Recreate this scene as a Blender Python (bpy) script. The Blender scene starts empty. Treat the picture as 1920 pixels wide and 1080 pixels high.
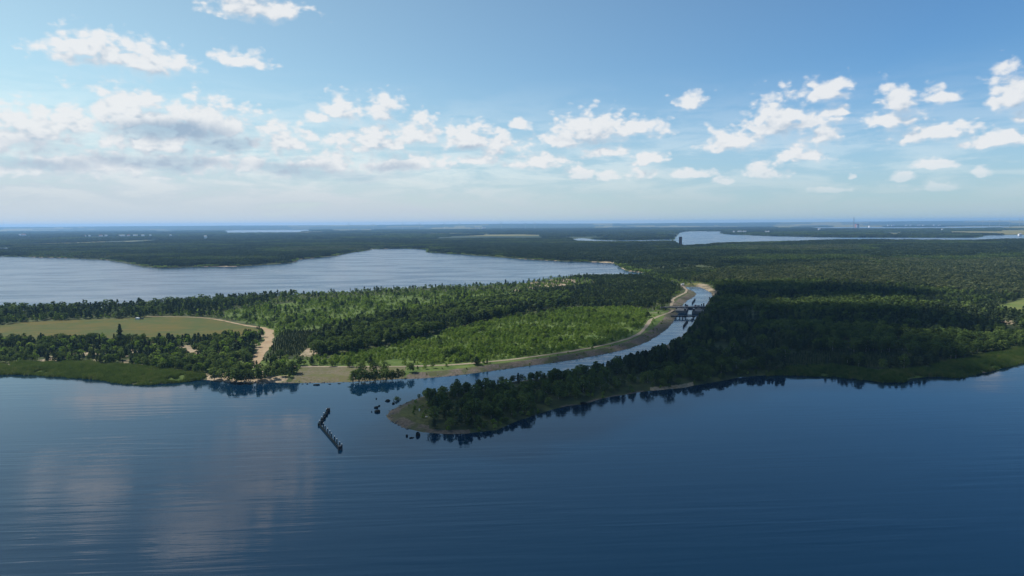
import bpy, bmesh, math, random
import numpy as np
from mathutils import Vector, Matrix
R = math.radians
scene = bpy.context.scene
COL = scene.collection
rng = np.random.default_rng(7)
random.seed(7)

# ------------------------------------------------------------------ camera
CAM_H = 110.0                       # drone height over the lake, metres
FPX = 1280.0                        # focal length in photograph pixels (1920 wide)
PITCH = math.atan((540 - 419.3) / FPX)
ROLL = R(-0.36)
fw = Vector((0, math.cos(PITCH), -math.sin(PITCH)))
r0 = Vector((1, 0, 0)); u0 = Vector((0, math.sin(PITCH), math.cos(PITCH)))
rt = r0 * math.cos(ROLL) + u0 * math.sin(ROLL)
up = -r0 * math.sin(ROLL) + u0 * math.cos(ROLL)
cam_d = bpy.data.cameras.new('camera'); cam = bpy.data.objects.new('camera', cam_d); COL.objects.link(cam)
m = Matrix.Identity(4)
for i in range(3):
    m[i][0], m[i][1], m[i][2] = rt[i], up[i], -fw[i]
m[2][3] = CAM_H
cam.matrix_world = m
cam_d.sensor_width = 36; cam_d.lens = 36 * FPX / 1920
cam_d.clip_start = 1; cam_d.clip_end = 90000
scene.camera = cam

# ------------------------------------------------------------------ sun, sky, exposure
SUN_AZ, SUN_EL = R(-66), R(49)      # azimuth from +Y towards +X
SUN_DIR = Vector((math.sin(SUN_AZ) * math.cos(SUN_EL), math.cos(SUN_AZ) * math.cos(SUN_EL), math.sin(SUN_EL)))
SUN_STRENGTH = 5.0
SKY_STRENGTH = 0.10
EXPOSURE = 0.32
SKY_TINT = [(0.10, (0.54, 0.82, 1.00)), (0.50, (0.78, 1.18, 1.17)), (0.90, (1.22, 1.16, 0.86))]     # by cosine of the angle to the sun
sd_ = bpy.data.lights.new('sun', 'SUN'); sun = bpy.data.objects.new('sun', sd_); COL.objects.link(sun)
sd_.energy = SUN_STRENGTH; sd_.angle = R(0.53); sd_.color = (1.0, 0.95, 0.86)
sun.rotation_euler = SUN_DIR.to_track_quat('Z', 'Y').to_euler()
sun.location = (0, 0, 3000)
scene.view_settings.view_transform = 'Standard'
scene.view_settings.look = 'None'
scene.view_settings.exposure = EXPOSURE
scene.view_settings.gamma = 1.0
scene.cycles.use_denoising = True
scene.cycles.max_bounces = 6
scene.cycles.diffuse_bounces = 2
scene.cycles.glossy_bounces = 3
scene.cycles.transmission_bounces = 2
scene.cycles.transparent_max_bounces = 24
scene.cycles.volume_bounces = 1
scene.cycles.sample_clamp_indirect = 4.0


def ray(px, py):
    return fw + rt * ((px - 960) / FPX) + up * (-(py - 540) / FPX)


def P(px, py, z=0.0):
    """photograph pixel -> point on the level z"""
    d = ray(px, py)
    t = (z - CAM_H) / d.z
    return (d.x * t, d.y * t)


def sky_deg(px, py):
    d = ray(px, py).normalized()
    return math.degrees(math.atan2(d.x, d.y)), math.degrees(math.asin(d.z))


# ---- node helpers
class NT:
    def __init__(s, tree):
        s.t = tree; s.n = tree.nodes; s.l = tree.links

    def new(s, ty, **kw):
        n = s.n.new(ty)
        for k, v in kw.items():
            setattr(n, k, v)
        return n

    def put(s, sock, v):
        if v is None:
            return
        if isinstance(v, bpy.types.NodeSocket):
            s.l.new(v, sock)
        elif isinstance(v, (tuple, list)) and sock.type == 'RGBA' and len(v) == 3:
            sock.default_value = (*v, 1)
        else:
            sock.default_value = v

    def math(s, op, a, b=None, c=None, clamp=False):
        n = s.new('ShaderNodeMath', operation=op, use_clamp=clamp)
        for i, v in enumerate((a, b, c)):
            s.put(n.inputs[i], v)
        return n.outputs[0]

    def vec(s, op, a, b=None, c=None, scale=None):
        n = s.new('ShaderNodeVectorMath', operation=op)
        for i, v in enumerate((a, b, c)):
            s.put(n.inputs[i], v)
        if scale is not None:
            s.put(n.inputs['Scale'], scale)
        return n.outputs['Value'] if op in ('LENGTH', 'DOT_PRODUCT', 'DISTANCE') else n.outputs[0]

    def noise(s, vec, scale, detail=3, rough=0.5, dist=0.0, color=False):
        n = s.new('ShaderNodeTexNoise')
        s.put(n.inputs['Vector'], vec); s.put(n.inputs['Scale'], scale)
        n.inputs['Detail'].default_value = detail; n.inputs['Roughness'].default_value = rough
        n.inputs['Distortion'].default_value = dist
        return n.outputs['Color'] if color else n.outputs[0]

    def ramp(s, v, lo, hi, a=0.0, b=1.0, smooth=True):
        n = s.new('ShaderNodeMapRange', interpolation_type='SMOOTHSTEP' if smooth else 'LINEAR')
        s.put(n.inputs[0], v); s.put(n.inputs[1], lo); s.put(n.inputs[2], hi); s.put(n.inputs[3], a); s.put(n.inputs[4], b)
        return n.outputs[0]

    def mix(s, f, a, b, mode='MIX'):
        n = s.new('ShaderNodeMix', data_type='RGBA', blend_type=mode)
        s.put(n.inputs[0], f); s.put(n.inputs[6], a); s.put(n.inputs[7], b)
        return n.outputs[2]


# ---- world: Nishita sky with fair-weather cumulus placed by direction
world = bpy.data.worlds.new('World'); scene.world = world; world.use_nodes = True
wt = world.node_tree; wt.nodes.clear(); W = NT(wt)
sky = W.new('ShaderNodeTexSky', sky_type='NISHITA')
sky.sun_disc = False
sky.sun_elevation = SUN_EL; sky.sun_rotation = SUN_AZ
sky.altitude = 150; sky.air_density = 1.0; sky.dust_density = 0.25; sky.ozone_density = 2.2

# (centre x, centre y, half width, half height above centre, weight) in photograph pixels
CLOUDS = [
    (190, 92, 112, 36, 1.0), (270, 108, 95, 34, 1.0), (140, 75, 50, 20, .8), (445, 108, 60, 18, .75), (480, 8, 105, 30, 1.0),
    (250, 205, 120, 48, 1.1), (370, 222, 125, 45, 1.1), (430, 232, 70, 32, 1.0), (300, 255, 210, 45, .9),
    (60, 235, 120, 45, 1.0), (130, 225, 90, 35, 1.0), (20, 255, 120, 40, .9), (180, 300, 280, 40, .8), (420, 300, 150, 30, .75),
    (535, 255, 75, 34, .95), (640, 200, 48, 26, .9), (605, 215, 40, 12, .8), (720, 200, 45, 24, .85), (700, 258, 90, 32, .95),
    (780, 240, 60, 30, .95), (880, 255, 75, 28, .95), (935, 270, 50, 22, .9), (600, 300, 120, 26, .8), (760, 300, 130, 24, .8),
    (975, 232, 24, 10, .9), (1110, 238, 85, 34, 1.05), (1180, 240, 90, 18, .9), (1060, 258, 80, 18, .9), (1130, 283, 55, 13, .8),
    (1005, 298, 60, 18, .85), (900, 295, 80, 18, .8), (1215, 295, 42, 18, .95), (1205, 325, 45, 14, .85), (1085, 325, 50, 15, .8), (1140, 330, 35, 10, .75), (1290, 325, 48, 10, .85),
    (1298, 188, 38, 17, .95), (1460, 213, 65, 42, 1.1), (1550, 168, 52, 23, 1.0), (1380, 258, 72, 25, 1.0), (1540, 245, 52, 24, 1.0),
    (1510, 228, 110, 20, .9), (1565, 208, 30, 16, .8), (1440, 315, 44, 19, 1.0), (1495, 285, 52, 18, 1.0), (1355, 338, 30, 7, .75),
    (1680, 180, 42, 26, .95), (1750, 175, 38, 20, .8), (1678, 215, 58, 20, .95), (1750, 246, 105, 20, 1.0), (1870, 260, 110, 16, .95),
    (1888, 165, 50, 46, 1.05), (1905, 217, 32, 13, .9), (1755, 307, 46, 12, .9), (1845, 322, 24, 11, .9), (1690, 328, 34, 9, .8), (1740, 350, 60, 8, .75), (1560, 355, 45, 6, .65), (1595, 331, 14, 5, .75),
    # above the frame, as their reflections in the lake show
    (450, -95, 135, 90, 1.1), (120, -120, 75, 50, 1.0), (20, -90, 60, 30, .8), (330, -190, 120, 70, 1.0), 
]
def cloud_field(name, clouds):
    cg = bpy.data.node_groups.new(name, 'ShaderNodeTree')
    cg.interface.new_socket('p', in_out='INPUT', socket_type='NodeSocketVector')
    cg.interface.new_socket('d', in_out='OUTPUT', socket_type='NodeSocketFloat')
    G = NT(cg)
    gi = G.new('NodeGroupInput'); go = G.new('NodeGroupOutput')
    p = gi.outputs[0]
    warp = G.noise(p, 0.30, 3, 0.55, color=True)
    pw = G.vec('MULTIPLY_ADD', G.vec('SUBTRACT', warp, (0.5, 0.5, 0.5)), (2.2, 1.1, 0), p)
    acc = None
    for (a0, e0, ra, re, w) in clouds:
        q = G.vec('MULTIPLY_ADD', pw, (1 / ra, 1 / re, 0), (-a0 / ra, -e0 / re, 0))
        q = G.vec('MAXIMUM', q, G.vec('MULTIPLY', q, (1, -2.2, 1)))
        v = G.math('MULTIPLY_ADD', G.vec('LENGTH', q), -w, w)
        acc = v if acc is None else G.math('SMOOTH_MAX', acc, v, 0.15)
    ps = G.vec('MULTIPLY', p, (1.0, 1.6, 1.0))
    f1 = G.noise(ps, 0.60, 7, 0.56, 0.2)
    vo = G.new('ShaderNodeTexVoronoi', voronoi_dimensions='2D', feature='SMOOTH_F1'); G.l.new(G.vec('ADD', ps, G.vec('SCALE', warp, scale=1.2)), vo.inputs['Vector'])
    vo.inputs['Scale'].default_value = 1.0; vo.inputs['Detail'].default_value = 1.0; vo.inputs['Roughness'].default_value = 0.45; vo.inputs['Smoothness'].default_value = 0.5
    n_ = G.math('ADD', G.math('MULTIPLY_ADD', f1, 1.65, -0.84), G.math('MULTIPLY_ADD', vo.outputs['Distance'], -0.52, 0.36))
    G.l.new(G.math('ADD', acc, n_), go.inputs[0])
    return cg


tc = W.new('ShaderNodeTexCoord'); dirv = tc.outputs['Generated']
sep = W.new('ShaderNodeSeparateXYZ'); W.l.new(dirv, sep.inputs[0])
az = W.math('MULTIPLY', W.math('ARCTAN2', sep.outputs[0], sep.outputs[1]), 57.29578)
el = W.math('MULTIPLY', W.math('ARCSINE', sep.outputs[2]), 57.29578)
azf = W.math('SUBTRACT', W.math('PINGPONG', W.math('ADD', az, 45), 90), 45)     # the same cloud field goes on all round
cmb = W.new('ShaderNodeCombineXYZ'); W.put(cmb.inputs[0], azf); W.put(cmb.inputs[1], el)
pp = cmb.outputs[0]
CK = 2 ** -EXPOSURE / SKY_STRENGTH


def ck(*c):
    return tuple(v * CK for v in c)


# air whitens towards the sun
tint = W.new('ShaderNodeValToRGB')
W.l.new(W.vec('DOT_PRODUCT', dirv, tuple(SUN_DIR)), tint.inputs[0])
cr = tint.color_ramp
for pos_, c_ in SKY_TINT:
    e_ = cr.elements[0] if pos_ == SKY_TINT[0][0] else (cr.elements[1] if pos_ == SKY_TINT[-1][0] else cr.elements.new(pos_))
    e_.position = pos_; e_.color = (*c_, 1)
blue = W.mix(1.0, sky.outputs[0], tint.outputs[0], 'MULTIPLY')
# haze veil low over the horizon, thicker towards the sun side, streaked with flat grey cloud bases
veil_n = W.noise(W.vec('MULTIPLY', pp, (0.15, 0.75, 0)), 1.0, 7, 0.62, 0.4)
low = W.ramp(el, 0.5, 12.5, 1.0, 0.0)
side = W.ramp(azf, -38, 34, 1.0, 0.55)
veil = W.math('MULTIPLY', W.math('MULTIPLY', low, side), W.math('MULTIPLY_ADD', veil_n, 1.0, 0.62), clamp=True)
vlo = W.mix(W.ramp(azf, -35, 35), ck(0.62, 0.68, 0.71), ck(0.50, 0.58, 0.64))
vhi = W.mix(W.ramp(veil_n, .40, .60), ck(0.50, 0.64, 0.74), ck(0.80, 0.86, 0.88))
vcol = W.mix(W.ramp(el, 0.5, 5.5), vlo, vhi)
base_col = W.mix(veil, blue, vcol)
fade = W.ramp(el, 0.8, 5.0, 0.10, 1.0)


glare = W.ramp(W.vec('DOT_PRODUCT', dirv, tuple(SUN_DIR)), 0.70, 0.93, 1.0, 3.0)      # cloud near the sun is far brighter


def background(col):
    b = W.new('ShaderNodeBackground'); W.l.new(col, b.inputs[0]); b.inputs[1].default_value = SKY_STRENGTH
    return b.outputs[0]


def with_clouds(name, clouds, bases):
    cg = cloud_field(name, clouds)
    g1 = W.new('ShaderNodeGroup', node_tree=cg); W.l.new(pp, g1.inputs[0])
    g2 = W.new('ShaderNodeGroup', node_tree=cg); W.l.new(W.vec('ADD', pp, (-0.35, 0.85, 0)), g2.inputs[0])
    den, den2 = g1.outputs[0], g2.outputs[0]
    rise = W.math('SUBTRACT', den2, den)
    shade = W.ramp(rise, -0.48, 0.52)                                    # 0 = sunlit top, 1 = base
    alpha = W.ramp(den, -0.08, W.math('MULTIPLY_ADD', shade, 0.85, 0.50))
    thick = W.ramp(den, 0.1, 1.0)
    shade = W.math('MULTIPLY', shade, W.math('MULTIPLY_ADD', thick, 0.80, 0.20))
    under = base_col
    if bases:
        bs = None
        wob = W.vec('MULTIPLY_ADD', W.vec('SUBTRACT', W.noise(pp, 0.45, 5, 0.6, color=True), (.5, .5, .5)), (4.5, 1.5, 0), pp)
        for (a0, e0, ra, re, w_) in bases:
            q = W.vec('MULTIPLY_ADD', wob, (1 / ra, 1 / re, 0), (-a0 / ra, -e0 / re, 0))
            v_ = W.math('MULTIPLY', W.ramp(W.vec('LENGTH', q), 1.15, 0.2), w_)
            bs = v_ if bs is None else W.math('MAXIMUM', bs, v_)
        under = W.mix(W.math('MULTIPLY', bs, .62), base_col, ck(0.43, 0.55, 0.67))
        shade = W.math('MAXIMUM', shade, W.math('MULTIPLY', bs, W.ramp(rise, -1.4, -0.4, 0.3, 0.95)))
    ccol = W.vec('SCALE', W.mix(shade, ck(0.86, 0.87, 0.88), ck(0.33, 0.45, 0.59)), scale=glare)
    return background(W.mix(W.math('MULTIPLY', alpha, W.math('MULTIPLY', fade, 0.92)), under, ccol))


# flat grey undersides of the larger clouds
BASES = [(330, 246, 160, 26, 1.0), (425, 268, 95, 20, 1.0), (300, 305, 190, 22, .85), (90, 308, 130, 20, .75), (545, 318, 100, 18, .8), (735, 312, 70, 14, .7), (880, 275, 50, 9, .8),
         (1110, 262, 65, 8, .6), (1480, 236, 55, 8, .6), (430, -60, 150, 50, .8), (60, 265, 90, 16, .5), (640, 330, 160, 14, .6)]
BD = []
for (cx, cy, rx, ry, w) in BASES:
    a0, e0 = sky_deg(cx, cy); a1, _ = sky_deg(cx + rx, cy); _, e2 = sky_deg(cx, cy - ry)
    BD.append((a0, e0, abs(a1 - a0), abs(e2 - e0), w))
CD = []
for (cx, cy, rx, ry, w) in CLOUDS:
    a0, e0 = sky_deg(cx, cy + ry * 0.45)
    a1, _ = sky_deg(cx + rx, cy + ry * 0.45)
    _, e2 = sky_deg(cx, cy - ry)
    CD.append((a0, e0, max(.2, abs(a1 - a0) * 1.04), max(.12, (e2 - e0) * 1.10), w))
EDGES = [-45, -27, -16, -6, 10, 24, 45]
shader = None
for i in range(len(EDGES) - 1):
    lo_, hi_ = EDGES[i] - 2.6, EDGES[i + 1] + 2.6
    sub = [c for c in CD if c[0] + 1.9 * c[2] > lo_ and c[0] - 1.9 * c[2] < hi_]
    sh = with_clouds('cloud_field_%d' % i, sub, [c for c in BD if c[0] + 1.3 * c[2] > lo_ and c[0] - 1.3 * c[2] < hi_])
    if shader is None:
        shader = sh
    else:
        mx_ = W.new('ShaderNodeMixShader'); W.l.new(W.math('GREATER_THAN', azf, EDGES[i]), mx_.inputs[0])
        W.l.new(shader, mx_.inputs[1]); W.l.new(sh, mx_.inputs[2]); shader = mx_.outputs[0]
inside = W.math('MULTIPLY', W.math('LESS_THAN', el, 36), W.math('GREATER_THAN', el, -0.5))
mx_ = W.new('ShaderNodeMixShader'); W.l.new(inside, mx_.inputs[0]); W.l.new(background(base_col), mx_.inputs[1]); W.l.new(shader, mx_.inputs[2])
world.cycles.sampling_method = 'NONE'
wo = W.new('ShaderNodeOutputWorld'); W.l.new(mx_.outputs[0], wo.inputs[0])


# ------------------------------------------------------------------ materials
def mat(name):
    mt = bpy.data.materials.new(name); mt.use_nodes = True
    mt.node_tree.nodes.clear()
    return mt, NT(mt.node_tree)


def finish(N, shader, disp=None):
    o = N.new('ShaderNodeOutputMaterial'); N.l.new(shader, o.inputs[0])


def principled(N, col, rough=0.8, metal=0.0, spec=0.3, normal=None):
    b = N.new('ShaderNodeBsdfPrincipled')
    N.put(b.inputs['Base Color'], col); N.put(b.inputs['Roughness'], rough); N.put(b.inputs['Metallic'], metal)
    N.put(b.inputs['Specular IOR Level'], spec)
    if normal is not None:
        N.l.new(normal, b.inputs['Normal'])
    return b.outputs[0]


def simple(name, c1_, c2_, scale=1.0, rough=0.75, metal=0.0, spec=0.3, bump=0.0):
    mt, N = mat(name)
    t = N.new('ShaderNodeTexCoord').outputs['Object']
    n = N.noise(t, scale, 6, 0.6)
    nm = None
    if bump:
        b = N.new('ShaderNodeBump'); b.inputs['Strength'].default_value = bump; b.inputs['Distance'].default_value = 0.1
        N.l.new(N.noise(t, scale * 3, 5, 0.6), b.inputs['Height']); nm = b.outputs[0]
    finish(N, principled(N, N.mix(N.ramp(n, .3, .7), c1_, c2_), rough, metal, spec, nm))
    return mt


def foliage(name, dark, mid, light, trans=0.3, patch=0.012):
    mt, N = mat(name)
    oi = N.new('ShaderNodeObjectInfo')
    geo = N.new('ShaderNodeNewGeometry')
    t = N.new('ShaderNodeTexCoord').outputs['Object']
    big = N.noise(geo.outputs['Position'], patch, 3, 0.55)
    fine = N.noise(t, 0.55, 3, 0.6)
    f = N.math('ADD', N.math('MULTIPLY', oi.outputs['Random'], 0.70), N.math('MULTIPLY', fine, 0.30))
    f = N.math('ADD', f, N.math('MULTIPLY_ADD', big, 1.3, -0.65))
    c = N.mix(N.ramp(f, 0.1, 0.5), dark, mid)
    c = N.mix(N.ramp(f, 0.5, 0.95), c, light)
    d = N.new('ShaderNodeBsdfDiffuse'); N.l.new(c, d.inputs[0])
    tr = N.new('ShaderNodeBsdfTranslucent'); N.l.new(N.mix(0.5, c, (0.10, 0.14, 0.02)), tr.inputs[0])
    mx = N.new('ShaderNodeMixShader'); mx.inputs[0].default_value = trans
    N.l.new(d.outputs[0], mx.inputs[1]); N.l.new(tr.outputs[0], mx.inputs[2])
    finish(N, mx.outputs[0])
    return mt


M = {}
M['pine'] = foliage('pine_needles', (0.026, 0.043, 0.024), (0.050, 0.076, 0.036), (0.092, 0.122, 0.052), 0.2)
M['broad'] = foliage('broad_leaves', (0.040, 0.064, 0.020), (0.074, 0.114, 0.032), (0.130, 0.178, 0.050), 0.34)
M['shrub'] = foliage('shrub_leaves', (0.085, 0.145, 0.024), (0.160, 0.250, 0.038), (0.240, 0.315, 0.068), 0.48, 0.03)
M['pale'] = foliage('pale_leaves', (0.045, 0.062, 0.030), (0.085, 0.105, 0.046), (0.135, 0.150, 0.068), 0.28)
M['reed'] = foliage('reed_leaves', (0.040, 0.080, 0.020), (0.080, 0.135, 0.028), (0.150, 0.165, 0.055), 0.4, 0.06)
M['bark'] = simple('bark', (0.07, 0.05, 0.035), (0.16, 0.12, 0.085), 2.0, 0.9)
M['birchbark'] = simple('pale_bark', (0.10, 0.09, 0.07), (0.45, 0.43, 0.38), 1.4, 0.9)
M['concrete'] = simple('concrete', (0.17, 0.165, 0.155), (0.27, 0.26, 0.24), 0.4, 0.85)
M['dark_concrete'] = simple('wet_concrete', (0.085, 0.087, 0.09), (0.16, 0.16, 0.155), 0.4, 0.7)
M['steel'] = simple('dark_steel', (0.020, 0.022, 0.026), (0.05, 0.052, 0.058), 1.2, 0.5, 0.6)
M['redsteel'] = simple('red_painted_steel', (0.16, 0.05, 0.045), (0.24, 0.09, 0.08), 1.0, 0.6)
M['rust'] = simple('rusted_steel', (0.035, 0.020, 0.014), (0.085, 0.042, 0.024), 0.35, 0.85)
M['timber'] = simple('wet_timber', (0.003, 0.006, 0.008), (0.008, 0.012, 0.014), 0.8, 0.95, 0, 0.05)
M['algae'] = simple('algae_timber', (0.004, 0.009, 0.010), (0.010, 0.018, 0.017), 0.9, 0.95, 0, 0.05)
M['white'] = simple('white_paint', (0.70, 0.71, 0.72), (0.82, 0.82, 0.82), 0.8, 0.55)
M['grey_metal'] = simple('galvanised_steel', (0.34, 0.36, 0.38), (0.5, 0.52, 0.54), 1.5, 0.45, 0.4)
M['redroof'] = simple('red_roof_tiles', (0.20, 0.07, 0.045), (0.32, 0.13, 0.08), 0.3, 0.85)
M['greyroof'] = simple('grey_roof', (0.30, 0.31, 0.32), (0.42, 0.43, 0.44), 0.3, 0.8)
M['stone'] = simple('wet_boulder', (0.005, 0.007, 0.007), (0.014, 0.016, 0.013), 0.9, 0.95, 0, 0.05, bump=0.5)
M['bank_stone'] = simple('bank_stone', (0.05, 0.048, 0.042), (0.16, 0.15, 0.125), 1.5, 0.9)
M['pale_stone'] = simple('pale_boulder', (0.40, 0.39, 0.36), (0.6, 0.58, 0.54), 0.9, 0.8)
M['glass'] = simple('dark_glass', (0.015, 0.02, 0.025), (0.02, 0.028, 0.035), 1.0, 0.08, 0, 0.6)
M['tyre'] = simple('tyre_rubber', (0.015, 0.015, 0.015), (0.03, 0.03, 0.03), 2.0, 0.8)
M['darkpaint'] = simple('dark_car_paint', (0.02, 0.024, 0.03), (0.025, 0.03, 0.036), 1.0, 0.25, 0, 0.6)
M['buoy'] = simple('dark_buoy_paint', (0.03, 0.04, 0.05), (0.05, 0.06, 0.07), 1.0, 0.5)


def ground_mat():
    mt, N = mat('land_surface')
    geo = N.new('ShaderNodeNewGeometry'); pos = geo.outputs['Position']
    at = N.new('ShaderNodeVertexColor', layer_name='zones')
    s = N.new('ShaderNodeSeparateColor'); N.l.new(at.outputs[0], s.inputs[0])
    big = N.noise(pos, 0.012, 4, 0.6); midn = N.noise(pos, 0.08, 4, 0.6); fine = N.noise(pos, 0.6, 4, 0.65)
    floor_ = N.mix(N.ramp(midn, .35, .68), (0.034, 0.046, 0.020), (0.075, 0.090, 0.034))
    floor_ = N.mix(N.ramp(fine, .62, .75, 0, .5), floor_, (0.15, 0.125, 0.08))
    farf = N.mix(N.ramp(N.noise(pos, 0.0016, 4, 0.6), .35, .65), (0.020, 0.034, 0.020), (0.045, 0.062, 0.028))
    dist = N.vec('LENGTH', pos)
    floor_ = N.mix(N.ramp(dist, 2500, 6000), floor_, farf)
    sand = N.mix(N.ramp(midn, .3, .7), (0.20, 0.155, 0.10), (0.36, 0.29, 0.205))
    grass = N.mix(N.ramp(big, .4, .6), (0.125, 0.125, 0.040), (0.20, 0.165, 0.068))
    grass = N.mix(N.ramp(fine, .4, .7, 0, .4), grass, (0.09, 0.105, 0.034))
    green = N.mix(N.ramp(midn, .35, .65), (0.055, 0.090, 0.020), (0.095, 0.130, 0.034))
    bank = N.mix(N.ramp(fine, .3, .7), (0.070, 0.060, 0.048), (0.150, 0.125, 0.098))
    bank = N.mix(N.ramp(midn, .45, .62, 0, .85), bank, (0.060, 0.072, 0.026))
    edge = N.math('MULTIPLY_ADD', fine, 0.6, -0.3)
    c = N.mix(N.ramp(N.math('ADD', at.outputs[1], edge), .35, .65), floor_, green)
    c = N.mix(N.ramp(N.math('ADD', s.outputs[1], edge), .35, .65), c, grass)
    c = N.mix(N.ramp(N.math('ADD', s.outputs[2], edge), .35, .65), c, bank)
    c = N.mix(N.ramp(N.math('ADD', s.outputs[0], edge), .35, .65), c, sand)
    b = N.new('ShaderNodeBump'); b.inputs['Strength'].default_value = 0.6; b.inputs['Distance'].default_value = 0.3
    N.l.new(fine, b.inputs['Height'])
    finish(N, principled(N, c, 0.95, 0, 0.1, b.outputs[0]))
    return mt


def sheet_mat(name, a, b_, c_, s1=0.02, s2=0.3, mown=False):
    mt, N = mat(name)
    pos = N.new('ShaderNodeNewGeometry').outputs['Position']
    n1 = N.noise(pos, s1, 4, 0.6); n2 = N.noise(pos, s2, 5, 0.65)
    c = N.mix(N.ramp(n1, .38, .62), a, b_)
    c = N.mix(N.ramp(n2, .45, .75, 0, .75), c, c_)
    if mown:
        rt_ = N.new('ShaderNodeVectorRotate', rotation_type='Z_AXIS'); N.l.new(pos, rt_.inputs[0]); rt_.inputs['Angle'].default_value = R(12)
        st_ = N.noise(N.vec('MULTIPLY', rt_.outputs[0], (0.006, 0.16, 0)), 1.0, 3, 0.6, 0.2)
        c = N.mix(N.ramp(st_, .45, .60, 0, .45), c, (0.050, 0.066, 0.020))
        c = N.mix(N.ramp(N.noise(pos, 0.05, 5, 0.65), .62, .72, 0, .6), c, (0.17, 0.13, 0.07))
    bp = N.new('ShaderNodeBump'); bp.inputs['Strength'].default_value = 0.5; bp.inputs['Distance'].default_value = 0.2
    N.l.new(n2, bp.inputs['Height'])
    finish(N, principled(N, c, 0.95, 0, 0.1, bp.outputs[0]))
    return mt


def water_mat(name, body, amp, rough, sx, sy, ior, calm=False):
    mt, N = mat(name)
    pos = N.new('ShaderNodeNewGeometry').outputs['Position']
    rot = N.new('ShaderNodeVectorRotate', rotation_type='Z_AXIS'); N.l.new(pos, rot.inputs[0]); rot.inputs['Angle'].default_value = R(-4)
    pr = rot.outputs[0]
    sw = N.noise(N.vec('MULTIPLY', pr, (sx, sy, 0)), 1.0, 2, 0.5, 0.3)            # long low swell
    rp = N.noise(N.vec('MULTIPLY', pr, (sx * 8, sy * 4.5, 0)), 1.0, 3, 0.6)        # ripples
    gust = N.ramp(N.noise(N.vec('MULTIPLY', pr, (0.004, 0.012, 0)), 1.0, 4, 0.6, 0.4), .36, .66, .30, 1.25)
    sp_ = N.new('ShaderNodeSeparateXYZ'); N.l.new(pos, sp_.inputs[0])
    h = N.math('ADD', N.math('MULTIPLY', sw, 1.0), N.math('MULTIPLY', rp, 0.14))
    h = N.math('MULTIPLY', h, gust)
    if calm: h = N.math('MULTIPLY', h, N.ramp(sp_.outputs[1], 230, 400, 1.15, .40))       # sheltered water under the shore
    b = N.new('ShaderNodeBump'); b.inputs['Strength'].default_value = 1.0; b.inputs['Distance'].default_value = amp
    N.l.new(h, b.inputs['Height'])
    ps_ = N.new('ShaderNodeBsdfPrincipled')
    N.put(ps_.inputs['Base Color'], body); N.put(ps_.inputs['Roughness'], N.ramp(N.noise(N.vec('MULTIPLY', pr, (0.006, 0.02, 0)), 1.0, 4, 0.6, 0.5), .40, .65, rough, rough + .09))
    ps_.inputs['IOR'].default_value = ior; ps_.inputs['Specular Tint'].default_value = (0.86, 0.97, 1.0, 1)
    N.l.new(b.outputs[0], ps_.inputs['Normal'])
    finish(N, ps_.outputs[0])
    return mt


M['ground'] = ground_mat()
M['meadow'] = sheet_mat('dry_meadow_grass', (0.098, 0.083, 0.020), (0.056, 0.076, 0.020), (0.120, 0.088, 0.028), 0.016, 0.10, True)
M['green_meadow'] = sheet_mat('green_clearing_grass', (0.10, 0.135, 0.035), (0.13, 0.15, 0.045), (0.16, 0.15, 0.06))
M['path'] = sheet_mat('sandy_track', (0.28, 0.20, 0.12), (0.33, 0.25, 0.16), (0.20, 0.15, 0.09), 0.05, 0.5)
M['road'] = sheet_mat('gravel_track', (0.28, 0.23, 0.17), (0.23, 0.19, 0.14), (0.16, 0.14, 0.10), 0.03, 0.5)
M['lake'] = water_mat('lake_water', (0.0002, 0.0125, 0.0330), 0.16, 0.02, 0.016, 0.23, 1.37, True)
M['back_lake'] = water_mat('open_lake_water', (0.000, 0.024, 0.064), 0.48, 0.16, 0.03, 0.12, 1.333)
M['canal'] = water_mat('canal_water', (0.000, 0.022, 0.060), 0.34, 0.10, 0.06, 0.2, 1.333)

# ------------------------------------------------------------------ helpers for building objects


def mesh_np(name, v, faces, material=None, smooth=False):
    """faces: (n,3) or (n,4) int array"""
    v = np.asarray(v, np.float32); faces = np.asarray(faces, np.int32)
    me = bpy.data.meshes.new(name)
    k = faces.shape[1]; n = len(faces)
    me.vertices.add(len(v)); me.vertices.foreach_set('co', v.ravel())
    me.loops.add(n * k); me.loops.foreach_set('vertex_index', faces.ravel())
    me.polygons.add(n); me.polygons.foreach_set('loop_start', np.arange(0, n * k, k, dtype=np.int32))
    if smooth:
        me.polygons.foreach_set('use_smooth', np.ones(n, bool))
    me.update(calc_edges=True)
    if material:
        me.materials.append(material)
    return me


def link(name, data, parent=None, label=None, cat=None, group=None, kind=None, loc=None, rz=0.0):
    o = bpy.data.objects.new(name, data); COL.objects.link(o)
    if parent is not None:
        o.parent = parent
    if loc is not None:
        o.location = loc
    if rz:
        o.rotation_euler = (0, 0, rz)
    if label: o['label'] = label
    if cat: o['category'] = cat
    if group: o['group'] = group
    if kind: o['kind'] = kind
    return o


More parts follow.
